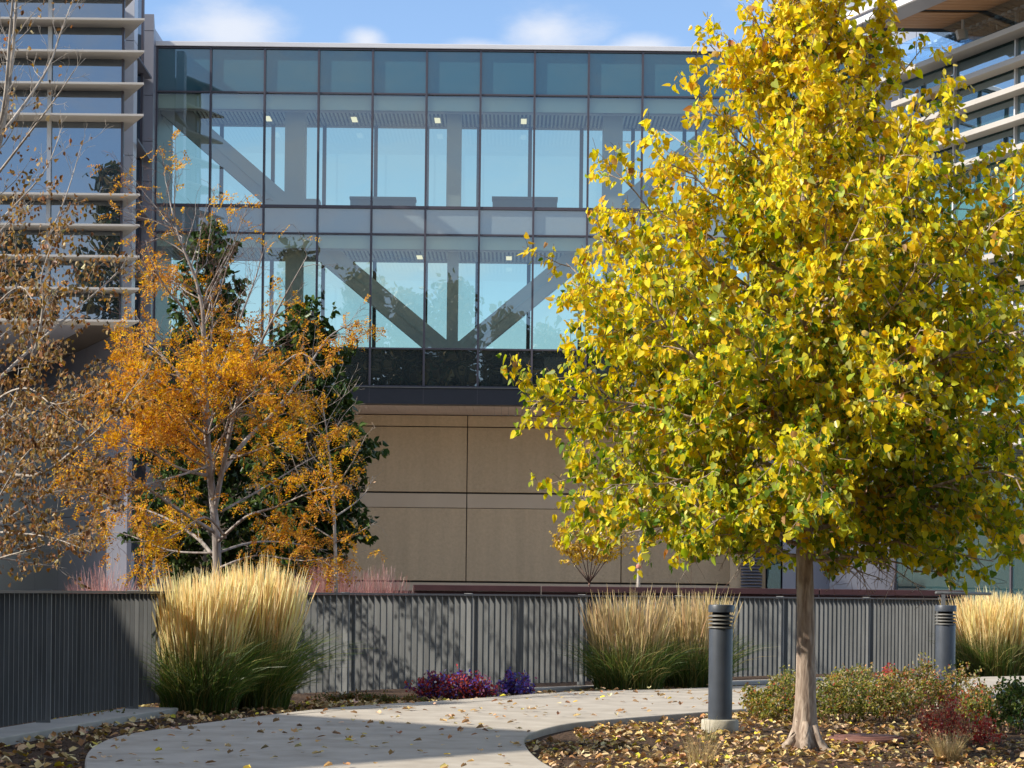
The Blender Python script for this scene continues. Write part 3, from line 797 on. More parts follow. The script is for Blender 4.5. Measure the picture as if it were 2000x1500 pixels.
# unseen block added behind the viewpoint to cut sky light on the fence
bb_ = thing('rear_sky_blocker', 'low brown block added out of view to darken the fence', 'building', (0, -20, 0))
MB().box((-34, -34, 0), (26, -20, 11.2)).build('wall', basic('rear_blocker_brown', (.16, .125, .095), .9), bb_)
MB().box((-34.2, -34.2, 11.202), (26.2, -19.8, 11.5)).build('roof', M['panel_dark'], bb_)
for i in range(14):
    for z in (1, 4.6, 8.2): MB().box((-32+i*4.1, -20, z), (-29.6+i*4.1, -19.96, z+2)).build('window', M['glass_left'], bb_)  # window shapes on the added rear block

# ------------------------------------------------------------------ bollards
def bollard(px, py, label):
    b = G(px, py, BED)
    t = thing('bollard_light', label, 'bollard', (b.x, b.y, BED), 'louvred bollard lights by the path')
    c = (b.x, b.y, BED)
    MB().lathe([(.150, 0), (.153, .01), (.153, .095), (.147, .105), (.1, .106)], c, 40).build('footing', M['footing'], t, True)
    MB().lathe([(.098, .107), (.098, .835), (.094, .85)], c, 40).build('post', M['bollard'], t, True)
    MB().lathe([(.072, .85), (.072, .99)], c, 24).build('lamp_core', M['bollard_dark'], t, True)
    for i in range(4):
        z = .862+i*.031
        MB().lathe([(.085, z), (.106, z-.010), (.108, z-.006), (.085, z+.008)], c, 40).build('louver_ring', M['bollard_fin'], t, True)
    MB().lathe([(.09, .982), (.106, .983), (.106, 1.035), (.101, 1.043), (.05, 1.045)], c, 40).build('cap', M['bollard'], t, True)
    for o in t.children:
        if o.name.startswith(('footing', 'post', 'cap')):
            m = o.modifiers.new('e', 'EDGE_SPLIT'); m.split_angle = R(40)
    return t
bollard(1406, 1430, 'dark louvred bollard light on a round concrete footing left of the yellow tree trunk')
bollard(1845, 1388, 'dark louvred bollard light rising behind the low shrubs right of the trunk')
# round access lid
lc = G(1692, 1449, BED)
t = thing('access_lid', 'round rusty brown lid on the leaf covered bed right of the trunk', 'lid', lc)
MB().lathe([(.285, 0), (.29, .008), (.29, .035), (.28, .042), (.265, .043), (.263, .038), (.1, .038)], lc, 48).build('rim', M['rust'], t, True)
MB().lathe([(.255, .0385), (.25, .05), (.05, .052)], lc, 40).build('cover', M['rust'], t, True)

# ------------------------------------------------------------------ plants: branching
def V3(p): return np.array((p[0], p[1], p[2]), float)
def grow_path(p, d, L, n, wander, up):
    pts = [np.array(p, float)]; d = np.array(d, float); d /= np.linalg.norm(d)
    for i in range(n):
        d = d + rng.normal(0, wander, 3) + np.array((0, 0, up)); d /= np.linalg.norm(d)
        pts.append(pts[-1]+d*L/n)
    return pts
def sample(pts, s):
    s = min(max(s, 0), .9999)*(len(pts)-1); i = int(s); t = s-i
    p = np.array(pts[i])*(1-t)+np.array(pts[i+1])*t; d = np.array(pts[i+1])-np.array(pts[i])
    return p, d/max(1e-9, np.linalg.norm(d))
def plen(pts): return sum(np.linalg.norm(np.array(pts[i+1])-np.array(pts[i])) for i in range(len(pts)-1))
def side_dir(d, ang):
    r = rng.normal(0, 1, 3); r -= d*r.dot(d); r /= max(1e-9, np.linalg.norm(r))
    return d*math.cos(ang)+r*math.sin(ang)
class Tree:
    def __init__(s): s.wood = MB(); s.twig = MB(); s.sites = []
    def build(s, t, mw, mt):
        nf = len(s.wood.f); m = MB(); m.add(s.wood.v, s.wood.f); m.add(s.twig.v, s.twig.f)
        o = m.build('trunk', mw, t, True); o.data.materials.append(mt)
        idx = np.zeros(len(m.f), np.int32); idx[nf:] = 1
        o.data.polygons.foreach_set('material_index', idx); return o
    def limb(s, pts, r0, r1, n=7):
        k = len(pts); s.wood.tube(pts, [r0+(r1-r0)*i/(k-1) for i in range(k)], n)
    def ramify(s, pts, r, levels, dens, lf, ang, up, wander, smin=.2, leafstep=.05, lvl=0, leaf_from=1, minL=.12, flat=1.0):
        L = plen(pts)
        n = max(1, int(L*dens[lvl]*rng.uniform(.8, 1.2)))
        for i in range(n):
            q = smin+(1-smin)*(i+rng.uniform(0, 1))/n
            p, d = sample(pts, q)
            dd = side_dir(d, R(rng.uniform(*ang))); dd[2] = dd[2]*flat + up*.4
            l = max(minL, L*lf[lvl]*(1.05-.55*q)*rng.uniform(.6, 1.25))
            cp = grow_path(p, dd, l, 5 if lvl == 0 else 3, wander, up*.12)
            rr = r*(1-.6*q)*.55
            (s.wood if lvl == 0 else s.twig).tube(cp, [max(.0016, rr*(1-.8*j/(len(cp)-1))) for j in range(len(cp))], 5 if lvl == 0 else 3, cap=False)
            if lvl+1 < levels: s.ramify(cp, rr*.8, levels, dens, lf, ang, up, wander, .15, leafstep, lvl+1, leaf_from, minL, flat)
            if lvl+1 >= leaf_from and leafstep:
                nl = max(1, int(l/leafstep))
                for j in range(nl):
                    pq, dq = sample(cp, .2+.8*(j+rng.uniform(0, 1))/nl); s.sites.append(np.concatenate([pq, dq]))

# ---- yellow linden
def linden():
    base = G(1572, 1464, BED); bx, by = base.x, base.y
    t = thing('linden_tree', 'tall yellow and green linden tree in front of the bridge, trunk beside the bollard', 'tree', base)
    T = Tree()
    sc_ = by/F
    env_y = [1125, 1100, 1060, 990, 850, 680, 570, 430, 350, 250, 80, 0, -90, -150]
    env_r = [300, 430, 520, 575, 590, 600, 562, 492, 432, 322, 222, 150, 80, 10]
    ez = [CAMZ+(YH+6-y)*sc_ for y in env_y]; er = [q*sc_ for q in env_r]
    def env(z): return float(np.interp(z, ez, er))
    ztop = ez[-1]
    # trunk with root flare
    tz = np.linspace(BED-.02, ztop-.1, 46)
    pts = []; rad = []
    for z in tz:
        h = z-BED
        pts.append((bx+.010*math.sin(h*2.3)-.012*h+.008*h*h*.5*(h < 3)*0, by+.012*math.sin(h*1.7+1), z))
        r = .074*(1-h/6.3)**.9 + .055*math.exp(-h/.11)+.012*math.exp(-h/.5)
        rad.append(max(.006, r))
    T.wood.tube(pts, rad, 20)
    for k in range(6):                        # root flare toes
        a = k*1.05+.4; c, s = math.cos(a), math.sin(a)
        T.wood.tube([(bx+c*.05, by+s*.05, BED+.2), (bx+c*.10, by+s*.10, BED+.06), (bx+c*.17, by+s*.17, BED+.0), (bx+c*.25, by+s*.25, BED-.04)], [.035, .045, .035, .012], 8)
    N = 128
    for i in range(N):
        f = i/(N-1)
        z0 = 1.34+(ztop-1.67)*f**1.12
        a = i*2.39996+rng.normal(0, .25)
        tilt = np.interp(f, [0, .08, .3, .6, 1], [-1, 3, 22, 38, 58])+rng.normal(0, 5)
        if f < .16 and math.cos(a) > .1: tilt -= 7
        # iterate so that the tip meets the envelope
        Rr = .4
        for _ in range(12):
            ze = z0+Rr*math.tan(R(tilt)); Rr = .5*Rr+.5*max(.08, env(ze))
        Rr *= rng.uniform(.80, 1.03); ze = z0+Rr*math.tan(R(tilt))
        p0, _ = sample([np.array(p) for p in pts], (z0-tz[0])/(tz[-1]-tz[0]))
        tipp = np.array((bx+Rr*math.cos(a), by+Rr*math.sin(a), ze))
        n = 8; cp = []
        sag = -.05*Rr if f < .25 else .06*Rr
        for j in range(n+1):
            q = j/n
            p = p0*(1-q)+tipp*q + np.array((0, 0, -sag*math.sin(math.pi*q)*1.2))
            if 0 < j: p = p+rng.normal(0, .02, 3)
            cp.append(p)
        r0 = .006+.007*Rr
        T.limb(cp, r0, .003, 6)
        T.ramify(cp, r0, 2, (11, 11), (.32, .5), (28, 72), .10, .16, .16, .0225, 0, 1, .1)
    # leader
    cp = [np.array(p) for p in pts[34:]]
    T.ramify(cp, .012, 2, (16, 10), (.4, .5), (25, 60), .3, .12, .1, .025, 0, 1, .1)
    S = np.array(T.sites); n = len(S)
    pos = S[:, :3].copy(); 
    # cull what strays outside the crown's envelope
    rr = np.hypot(pos[:, 0]-bx, pos[:, 1]-by); e = np.interp(pos[:, 2], ez, er)
    keep = (rr < e*1.12+.05) & (pos[:, 2] > 1.32-.24*np.clip((pos[:, 0]-bx-.5)/1.1, 0, 1)+.07*np.sin(pos[:, 0]*5)+.04*np.sin(pos[:, 0]*13))
    S = S[keep]; pos = S[:, :3].copy(); rr = rr[keep]; e = e[keep]; n = len(S)
    out = np.stack([pos[:, 0]-bx, pos[:, 1]-by, np.zeros(n)], 1); out = norm(out)
    ax = norm(np.array((0, 0, -.75))+out*.35+rng.normal(0, .55, (n, 3)))
    nr = norm(out*.35+np.array((-.42, -.16, .42))+rng.normal(0, .6, (n, 3)))
    pos += rng.normal(0, .02, (n, 3)) + np.array((0, 0, -.02))
    sz = rng.uniform(.030, .066, n)
    # natural autumn colouring: gold at the top and the tips, greener low and inside
    h = (pos[:, 2]-1.2)/(ztop-1.2); inn = 1-np.clip(rr/np.maximum(e, .1), 0, 1)
    nz = np.sin(pos[:, 0]*3.1+1)*np.sin(pos[:, 2]*2.7)*np.cos(pos[:, 1]*2.9)
    g_ = np.clip(.66-.80*h+.30*inn+.18*nz-.02, .06, .80)
    u = rng.uniform(0, 1, n)
    cy_ = pick(n, [(.94, .70, .025), (.92, .77, .045), (.95, .60, .03), (.70, .42, .04)], [5.5, 3, 3.2, .6])
    cg_ = pick(n, [(.62, .58, .04), (.36, .43, .04), (.13, .23, .03), (.44, .48, .11)], [3, 3, 2.2, 1.6])
    col = np.where((u < g_)[:, None], cg_, cy_)
    br_ = rng.uniform(0, 1, n) < .02
    col[br_] = pick(int(br_.sum()), [(.42, .19, .05), (.55, .33, .16)], [1, 1])
    T.build(t, M['bark'], M['twig'])
    leaves('crown', pos, ax, nr, sz, col, T_LINDEN, M['leaf'], t)
    print('linden leaves', n)
linden()

def pxpath(lst, D, spread=0, d0=None):
    out = []
    for i, q in enumerate(lst):
        dd = D+(q[2] if len(q) > 2 else spread*i)
        out.append(V3(P(q[0], q[1], dd)))
    return [np.array(p) for p in catmull([Vector(p) for p in out], 4)]

# ---- orange honey locust with pale multi stems
def locust():
    D = 26.5
    b = P(422, 1110, D)
    t = thing('honey_locust_tree', 'orange leaved honey locust with pale forked stems behind the tall feather grass', 'tree', (b.x, D, BED))
    T = Tree()
    base = P(428, 1160, D); base.z = BED
    limbs = [  # (pixel path with depth offsets, r0, r1)
        ([(426, 1393), (424, 1100), (418, 1000), (408, 900), (402, 800), (398, 700), (396, 610), (380, 540), (352, 470), (338, 420)], .085, .008),
        ([(418, 1000, 0), (438, 900, -.1), (462, 790, -.3), (500, 690, -.5), (545, 600, -.8), (600, 500, -1.0)], .05, .006),
        ([(428, 930, 0), (480, 860, .3), (540, 800, .6), (600, 720, .9), (640, 660, 1.1), (690, 630, 1.2)], .042, .006),
        ([(402, 800, 0), (440, 700, .4), (470, 620, .7), (500, 540, 1.), (520, 470, 1.2)], .032, .005),
        ([(398, 690, 0), (370, 620, -.3), (330, 570, -.6), (300, 520, -.9), (285, 470, -1.)], .026, .004),
        ([(402, 790, 0), (350, 730, .3), (310, 690, .5), (270, 660, .8)], .024, .004),
        ([(410, 930, 0), (350, 915, -.4), (290, 880, -.8), (230, 860, -1.2), (150, 850, -1.5)], .032, .005),
        ([(420, 1040, 0), (340, 990, -.5), (270, 940, -.9), (210, 900, -1.3), (130, 870, -1.6)], .034, .005),
        ([(428, 1100, 0), (395, 1060, .2), (370, 1040, .4), (320, 1010, .6), (250, 990, .9), (170, 1010, 1.2)], .04, .005),
        ([(424, 1060, 0), (480, 1010, -.5), (540, 990, -1.0), (610, 960, -1.4), (660, 950, -1.6)], .03, .004),
        ([(424, 1080, 0), (490, 1060, .5), (560, 1060, .9), (640, 1075, 1.3)], .026, .004),
        ([(440, 1050, 0), (400, 1010, -1.), (330, 1050, -1.8), (240, 1060, -2.3)], .026, .004),
        ([(462, 790, -.3), (530, 730, -.9), (590, 690, -1.3), (640, 740, -1.6)], .02, .003),
        ([(404, 850, 0), (460, 800, -1.), (500, 760, -1.6)], .022, .003),
        ([(404, 850, 0), (340, 800, -.8), (300, 780, -1.4), (260, 800, -1.8)], .022, .003),
        ([(398, 640, 0), (420, 560, .3), (440, 500, .6)], .018, .003),
    ]
    limbs += [([(440, 900, 0), (500, 880, -.6), (570, 850, -1.0), (650, 815, -1.3)], .022, .003),
              ([(430, 1000, 0), (520, 950, .5), (600, 900, .9), (670, 870, 1.1)], .024, .003),
              ([(426, 1110, 0), (500, 1085, -.8), (590, 1095, -1.2), (670, 1085, -1.5)], .022, .003),
              ([(410, 910, 0), (310, 940, -1.0), (210, 960, -1.6), (150, 940, -1.9)], .022, .003),
              ([(420, 1080, 0), (330, 1075, .3), (230, 1040, .5), (140, 1050, .7)], .022, .003),
              ([(400, 760, 0), (330, 760, -.4), (250, 740, -.8)], .02, .003),
              ([(470, 760, -.3), (540, 770, -.8), (620, 760, -1.1)], .02, .003)]
    for pl, r0, r1 in limbs:
        pts = pxpath(pl, D); T.limb(pts, r0*.74, r1*.8, 8)
        T.ramify(pts, r0*.4, 3, (5.2, 7.5, 9), (.30, .42, .5), (25, 62), .12, .16, .25, .045, 0, 2, .10)
    T.build(t, M['bark_grey'], M['twig'])
    S = np.array(T.sites)
    px = CX+S[:, 0]/S[:, 1]*F; py = YH-(S[:, 2]-CAMZ)/S[:, 1]*F
    nz = np.sin(S[:, 0]*4.1)*np.sin(S[:, 2]*3.7+2)+.6*np.sin(S[:, 1]*5+S[:, 0]*2)
    zrel = S[:, 2]
    pr = np.clip(.76+.48*nz - np.clip((zrel-3.7)*.75, 0, .95), .03, 1)
    pr = pr*np.clip(.42+.62*np.abs(S[:, 0]-b.x)/.9, 0, 1.25)
    S = S[rng.uniform(0, 1, len(S)) < pr]
    k = 14; m = len(S); n = m*k
    rd = norm(S[:, 3:]*.5+rng.normal(0, .5, (m, 3))+np.array((0, 0, -.45)))           # one feather leaf per site, leaflets in pairs
    rn = norm(rng.normal(0, .6, (m, 3))+np.array((-.3, -.3, .5))); rs = norm(np.cross(rd, rn))
    tq = (np.arange(k)//2+.5)/(k/2)*.17; sg = np.where(np.arange(k) % 2 == 0, 1.0, -1.0)
    pos = (S[:, None, :3]+rd[:, None]*tq[None, :, None]+np.array((0, 0, -1.2))*(tq**2)[None, :, None]).reshape(n, 3)
    ax = norm((rs[:, None]*sg[None, :, None]+rd[:, None]*.45).reshape(n, 3)+rng.normal(0, .25, (n, 3)))
    nr = norm(np.repeat(rn, k, 0)+rng.normal(0, .3, (n, 3)))
    cz = pos[:, 2]+.5*np.sin(pos[:, 0]*3)
    pyel = np.clip(.34+.3*np.sin(pos[:, 0]*2.3+1)*np.sin(pos[:, 2]*2.9), .05, .8)
    c1 = pick(n, [(.84, .52, .04), (.80, .43, .03)], [1, 1]); c2 = pick(n, [(.64, .31, .06), (.48, .21, .06), (.68, .39, .10)], [1, .8, .8])
    col = np.where((rng.uniform(0, 1, n) < pyel)[:, None], c1, c2)
    leaves('crown', pos, ax, nr, rng.uniform(.03, .052, n), col, T_SMALL, M['leaf_matte'], t)
    print('locust leaflets', n)
locust()

# ---- left brown tree (cottonwood)
def cottonwood():
    D = 22.8
    b = P(-60, 1300, D)
    t = thing('brown_leaved_tree', 'pale twigged tree with dry brown leaves behind the dark fence at far left', 'tree', (b.x, D, BED))
    T = Tree()
    limbs = [
        ([(-95, 1420), (-80, 1150), (-72, 900), (-60, 700), (-45, 500), (-20, 350), (5, 250), (22, 130), (32, 0), (40, -150)], .10, .012),
        ([(-62, 720, 0), (0, 820, -.3), (60, 710, -.6), (84, 600, -.7), (80, 545, -.7), (100, 480, -.7)], .035, .006),
        ([(-10, 300, 0), (10, 190, -.3), (20, 60, -.5), (30, -60, -.6)], .04, .01),
        ([(0, 265, 0), (50, 200, .4), (95, 130, .7), (120, 60, .9), (150, -20, 1.1)], .028, .006),
        ([(-20, 360, 0), (50, 270, -.5), (110, 190, -.9), (150, 130, -1.2)], .024, .004),
        ([(-40, 470, 0), (30, 400, .6), (90, 330, .9), (120, 250, 1.2)], .022, .004),
        ([(-55, 640, 0), (30, 560, .4), (90, 470, .8), (130, 380, 1.1), (160, 280, 1.3)], .028, .004),
        ([(-65, 800, 0), (40, 700, .5), (130, 620, 1.0), (200, 560, 1.4), (240, 520, 1.6)], .03, .005),
        ([(-70, 900, 0), (60, 930, -.5), (150, 875, -.9), (230, 800, -1.3), (275, 735, -1.5)], .032, .004),
        ([(-75, 1000, 0), (20, 960, .3), (80, 1000, .8), (150, 990, 1.2)], .026, .004),
        ([(-75, 1040, 0), (10, 1040, -.6), (100, 1050, -1.1), (180, 1080, -1.5)], .024, .004),
        ([(-78, 1100, 0), (-10, 1090, .6), (60, 1100, 1.0), (130, 1110, 1.3)], .022, .004),
        ([(-66, 830, 0), (10, 770, -.9), (60, 760, -1.4), (110, 790, -1.8), (190, 760, -2)], .022, .003),
        ([(-60, 680, 0), (-10, 600, -1), (40, 560, -1.5), (70, 600, -1.9)], .022, .003),
        ([(-76, 1060, 0), (-20, 1000, -1.2), (40, 900, -1.8), (90, 850, -2.2)], .022, .003),
        ([(-76, 1010, 0), (0, 900, 1.0), (90, 800, 1.6), (150, 760, 2)], .024, .003),
        ([(-78, 1080, 0), (20, 1010, .6), (110, 960, 1.2), (190, 960, 1.6), (250, 1000, 2)], .024, .003),
        ([(-78, 1120, 0), (0, 1090, -.8), (70, 1070, -1.4), (150, 1040, -1.8)], .02, .003),
        ([(-70, 950, 0), (-10, 860, .4), (30, 820, .8), (110, 850, 1.4), (180, 880, 1.8)], .022, .003),
        ([(-60, 760, 0), (0, 660, 1.2), (50, 640, 1.6), (120, 680, 2.2)], .02, .003),
        ([(-50, 560, 0), (-10, 470, .8), (20, 430, 1.1), (60, 400, 1.4)], .02, .003),
    ]
    for i, (pl, r0, r1) in enumerate(limbs):
        pts = pxpath(pl, D); T.limb(pts, r0*.68, r1*.7, 8)
        T.ramify(pts, r0*.36 if i else .02, 3, (6.5, 6, 7), (.26 if i else .10, .45, .5), (22, 58), .20, .14, .10, .04, 0, 2, .10)
    T.build(t, M['bark_pale'], M['twig_pale'])
    S = np.array(T.sites)
    dens = np.clip(.95-np.clip((S[:, 2]-4.3)*.5, 0, .86)+.25*np.sin(S[:, 0]*5)*np.sin(S[:, 2]*3), .08, 1)
    S = S[rng.uniform(0, 1, len(S)) < dens]
    S = np.repeat(S, 2, 0); S[:, :3] += rng.normal(0, .05, (len(S), 3))
    n = len(S)
    ax = norm(np.array((0, 0, -.8))+rng.normal(0, .45, (n, 3))); nr = norm(rng.normal(0, 1, (n, 3))+np.array((-.4, -.2, .2)))
    col = pick(n, [(.33, .19, .075), (.46, .30, .14), (.19, .10, .045), (.58, .43, .24), (.38, .21, .055)], [3, 2.4, 3, .8, 1.6], .2)
    leaves('crown', S[:, :3], ax, nr, rng.uniform(.04, .07, n), col, T_CURL, M['leaf_dry'], t)
    print('cottonwood leaves', n)
cottonwood()

# ---- dark green pears
def pear(px_c, base_py, ytop, prof, D, label, n_l, seed):
    b = P(px_c, base_py, D)
    t = thing('pear_tree', label, 'tree', (b.x, D, BED), 'dark green trees behind the orange tree')
    T = Tree()
    zt = CAMZ+(YH-ytop)/F*D
    tz = np.linspace(BED, zt-.2, 16)
    T.wood.tube([(b.x+.04*math.sin(z*1.3+seed), D+.04*math.cos(z+seed), z) for z in tz], [.11*(1-i/17)+.008 for i in range(16)], 10)
    ez = [CAMZ+(YH-y)/F*D for y, r in prof][::-1]; er = [r/F*D for y, r in prof][::-1]
    for i in range(52):
        f = i/51; z0 = .9+(zt-1.4)*f; a = i*2.4+seed
        z1 = z0+.35+.3*(1-f); Rr = float(np.interp(z1, ez, er))*rng.uniform(.5, 1.0)
        p0 = np.array((b.x, D, z0)); p1 = np.array((b.x+Rr*math.cos(a), D+Rr*math.sin(a)*.8, z1))
        cp = [p0*(1-q)+p1*q+rng.normal(0, .03, 3)*(q > 0) for q in np.linspace(0, 1, 6)]
        T.limb(cp, .03*(1-.6*f), .004, 5)
        T.ramify(cp, .010, 2, (17, 12), (.38, .5), (25, 65), .25, .15, .12, .03, 0, 1, .16)
    S = np.array(T.sites)
    if len(S) > n_l: S = S[rng.choice(len(S), n_l, replace=False)]
    n = len(S)
    ax = norm(S[:, 3:]*.4+np.array((0, 0, -.6))+rng.normal(0, .45, (n, 3))); nr = norm(rng.normal(0, .7, (n, 3))+np.array((-.3, -.2, .6)))
    col = pick(n, [(.05, .088, .024), (.08, .13, .034), (.034, .06, .02), (.15, .19, .05)], [4, 3, 3, 1.2], .15)
    T.build(t, M['bark_grey'], M['twig'])
    leaves('crown', S[:, :3], ax, nr, rng.uniform(.08, .14, n), col, T_FOLD, M['leaf_dark'], t)
    print('pear', n)
pear(405, 1130, 425, [(425, 5), (470, 34), (540, 62), (620, 100), (720, 135), (850, 160), (950, 165), (1060, 150), (1125, 90)], 33, 'narrow dark green pear tree directly behind the orange tree stems', 12000, 0.3)
pear(600, 1130, 585, [(585, 8), (620, 36), (660, 62), (710, 88), (780, 110), (860, 150), (960, 135), (1040, 120), (1100, 90), (1130, 50)], 31.5, 'broader dark green pear tree between the orange tree and the bare sapling', 12000, 1.9)

# ---- bare sapling
def sapling():
    D = 25.6; b = P(656, 1150, D)
    t = thing('bare_sapling', 'nearly bare pale sapling with few orange leaves in front of the tan wall', 'tree', (b.x, D, BED))
    T = Tree()
    for pl, r0, r1 in [([(657, 1330), (656, 1140), (654, 1050), (650, 960), (642, 880), (636, 830), (628, 780)], .028, .005),
                       ([(653, 1010, 0), (690, 985, .2), (715, 960, .3), (728, 930, .4)], .012, .003),
                       ([(650, 960, 0), (690, 900, -.2), (715, 850, -.3)], .011, .003),
                       ([(653, 1010, 0), (610, 970, -.2), (585, 930, -.3), (570, 890, -.4)], .012, .003),
                       ([(648, 930, 0), (610, 890, .3), (590, 840, .4)], .010, .003),
                       ([(655, 1060, 0), (700, 1040, -.3), (740, 1015, -.4)], .010, .002),
                       ([(640, 870, 0), (665, 820, .1), (690, 790, .2)], .008, .002),
                       ([(655, 1055, 0), (615, 1030, .2), (590, 1010, .4)], .010, .002)]:
        pts = pxpath(pl, D); T.limb(pts, r0, r1, 7)
        T.ramify(pts, r0*.5, 3, (4.5, 5, 6), (.33, .42, .5), (25, 60), .2, .15, .35, .07, 0, 3, .10)
    T.build(t, M['bark_pale'], M['twig_pale'])
    S = np.array(T.sites)
    keep = rng.uniform(0, 1, len(S)) < np.where((S[:, 2] < 1.9) & (S[:, 0] < b.x+.12), .9, np.where((S[:, 2] > 2.9) & (S[:, 0] < b.x), .5, .05))
    S = S[keep]; k = 4; n = len(S)*k
    pos = np.repeat(S[:, :3], k, 0)+rng.normal(0, .04, (n, 3))
    col = pick(n, [(.60, .36, .025), (.48, .25, .03), (.40, .19, .04)], [2, 1.4, 1])
    leaves('crown', pos, rng.normal(0, .6, (n, 3))+np.array((0, 0, -.5)), rng.normal(0, 1, (n, 3)), rng.uniform(.03, .055, n), col, T_SMALL, M['leaf'], t)
sapling()

# ---- small yellow shrub tree and wrapped sapling behind the maroon wall
def small_yellow(px, py, D, hpx, wpx, name, label, cat, pal, wts, stems, nl, trunk_to=None):
    b = P(px, py, D)
    t = thing(name, label, cat, (b.x, D, BED))
    T = Tree(); H = hpx/F*D; W = wpx/F*D
    tops = []
    z0 = b.z
    T.wood.tube([(b.x, D, BED), (b.x, D, z0)], [.02, .016], 6)
    for i in range(stems):
        a = (i/(stems-1)-.5)*2 if stems > 1 else 0
        tip_ = np.array((b.x+a*W*.5, D+rng.normal(0, W*.2), z0+H*rng.uniform(.8, 1)))
        p0 = np.array((b.x, D, z0)); cp = [p0*(1-q)+tip_*q+np.array((a*.08*math.sin(q*3.1), 0, 0)) for q in np.linspace(0, 1, 6)]
        T.limb(cp, .012, .003, 5)
        T.ramify(cp, .006, 2, (14, 12), (.4, .5), (25, 65), .1, .15, .3, .03, 0, 1, .1)
    S = np.array(T.sites); S = S[rng.uniform(0, 1, len(S)) < min(1, nl/len(S))]; n = len(S)
    T.build(t, M['twig'], M['twig'])
    leaves('crown', S[:, :3], rng.normal(0, .5, (n, 3))+np.array((0, 0, -.6)), rng.normal(0, 1, (n, 3)), rng.uniform(.04, .075, n), pick(n, pal, wts), T_FOLD, M['leaf'], t)
    return t
small_yellow(1151, 1138, 42, 120, 125, 'small_yellow_tree', 'small spreading yellow leaved tree forking above the maroon wall', 'tree',
             [(.78, .54, .04), (.66, .46, .05), (.55, .34, .08)], [3, 2, 1], 8, 5000)
def wrapped():
    D = 45; b = P(1247, 1142, D)
    t = thing('wrapped_sapling', 'young tree trunk with a pink tape band in front of the tan wall', 'tree', (b.x, D, BED))
    T = Tree()
    pts = [(b.x-.01, D, BED), (b.x, D, b.z), (b.x+.01, D, P(1248, 1095, D).z), (b.x+.03, D, P(1250, 1000, D).z), (b.x, D, P(1248, 880, D).z)]
    T.limb(pts, .05, .012, 10)
    T.ramify(pts, .02, 2, (5, 7), (.3, .5), (25, 60), .3, .15, .55, .06, 0, 1, .1)
    T.build(t, M['bark_pale'], M['twig'])
    zz0 = P(1247, 1110, D).z
    MB().lathe([(.052, 0), (.055, .01), (.055, .07), (.05, .08)], (b.x+.004, D, zz0), 14).build('tape_band', basic('pink_tape', (.55, .2, .14), .6), t, True)
    S = np.array(T.sites); n = len(S)
    leaves('crown', S[:, :3], rng.normal(0, .5, (n, 3))+np.array((0, 0, -.6)), rng.normal(0, 1, (n, 3)), rng.uniform(.06, .1, n), pick(n, [(.5, .38, .04), (.25, .26, .04)], [2, 1]), T_FOLD, M['leaf'], t)
wrapped()

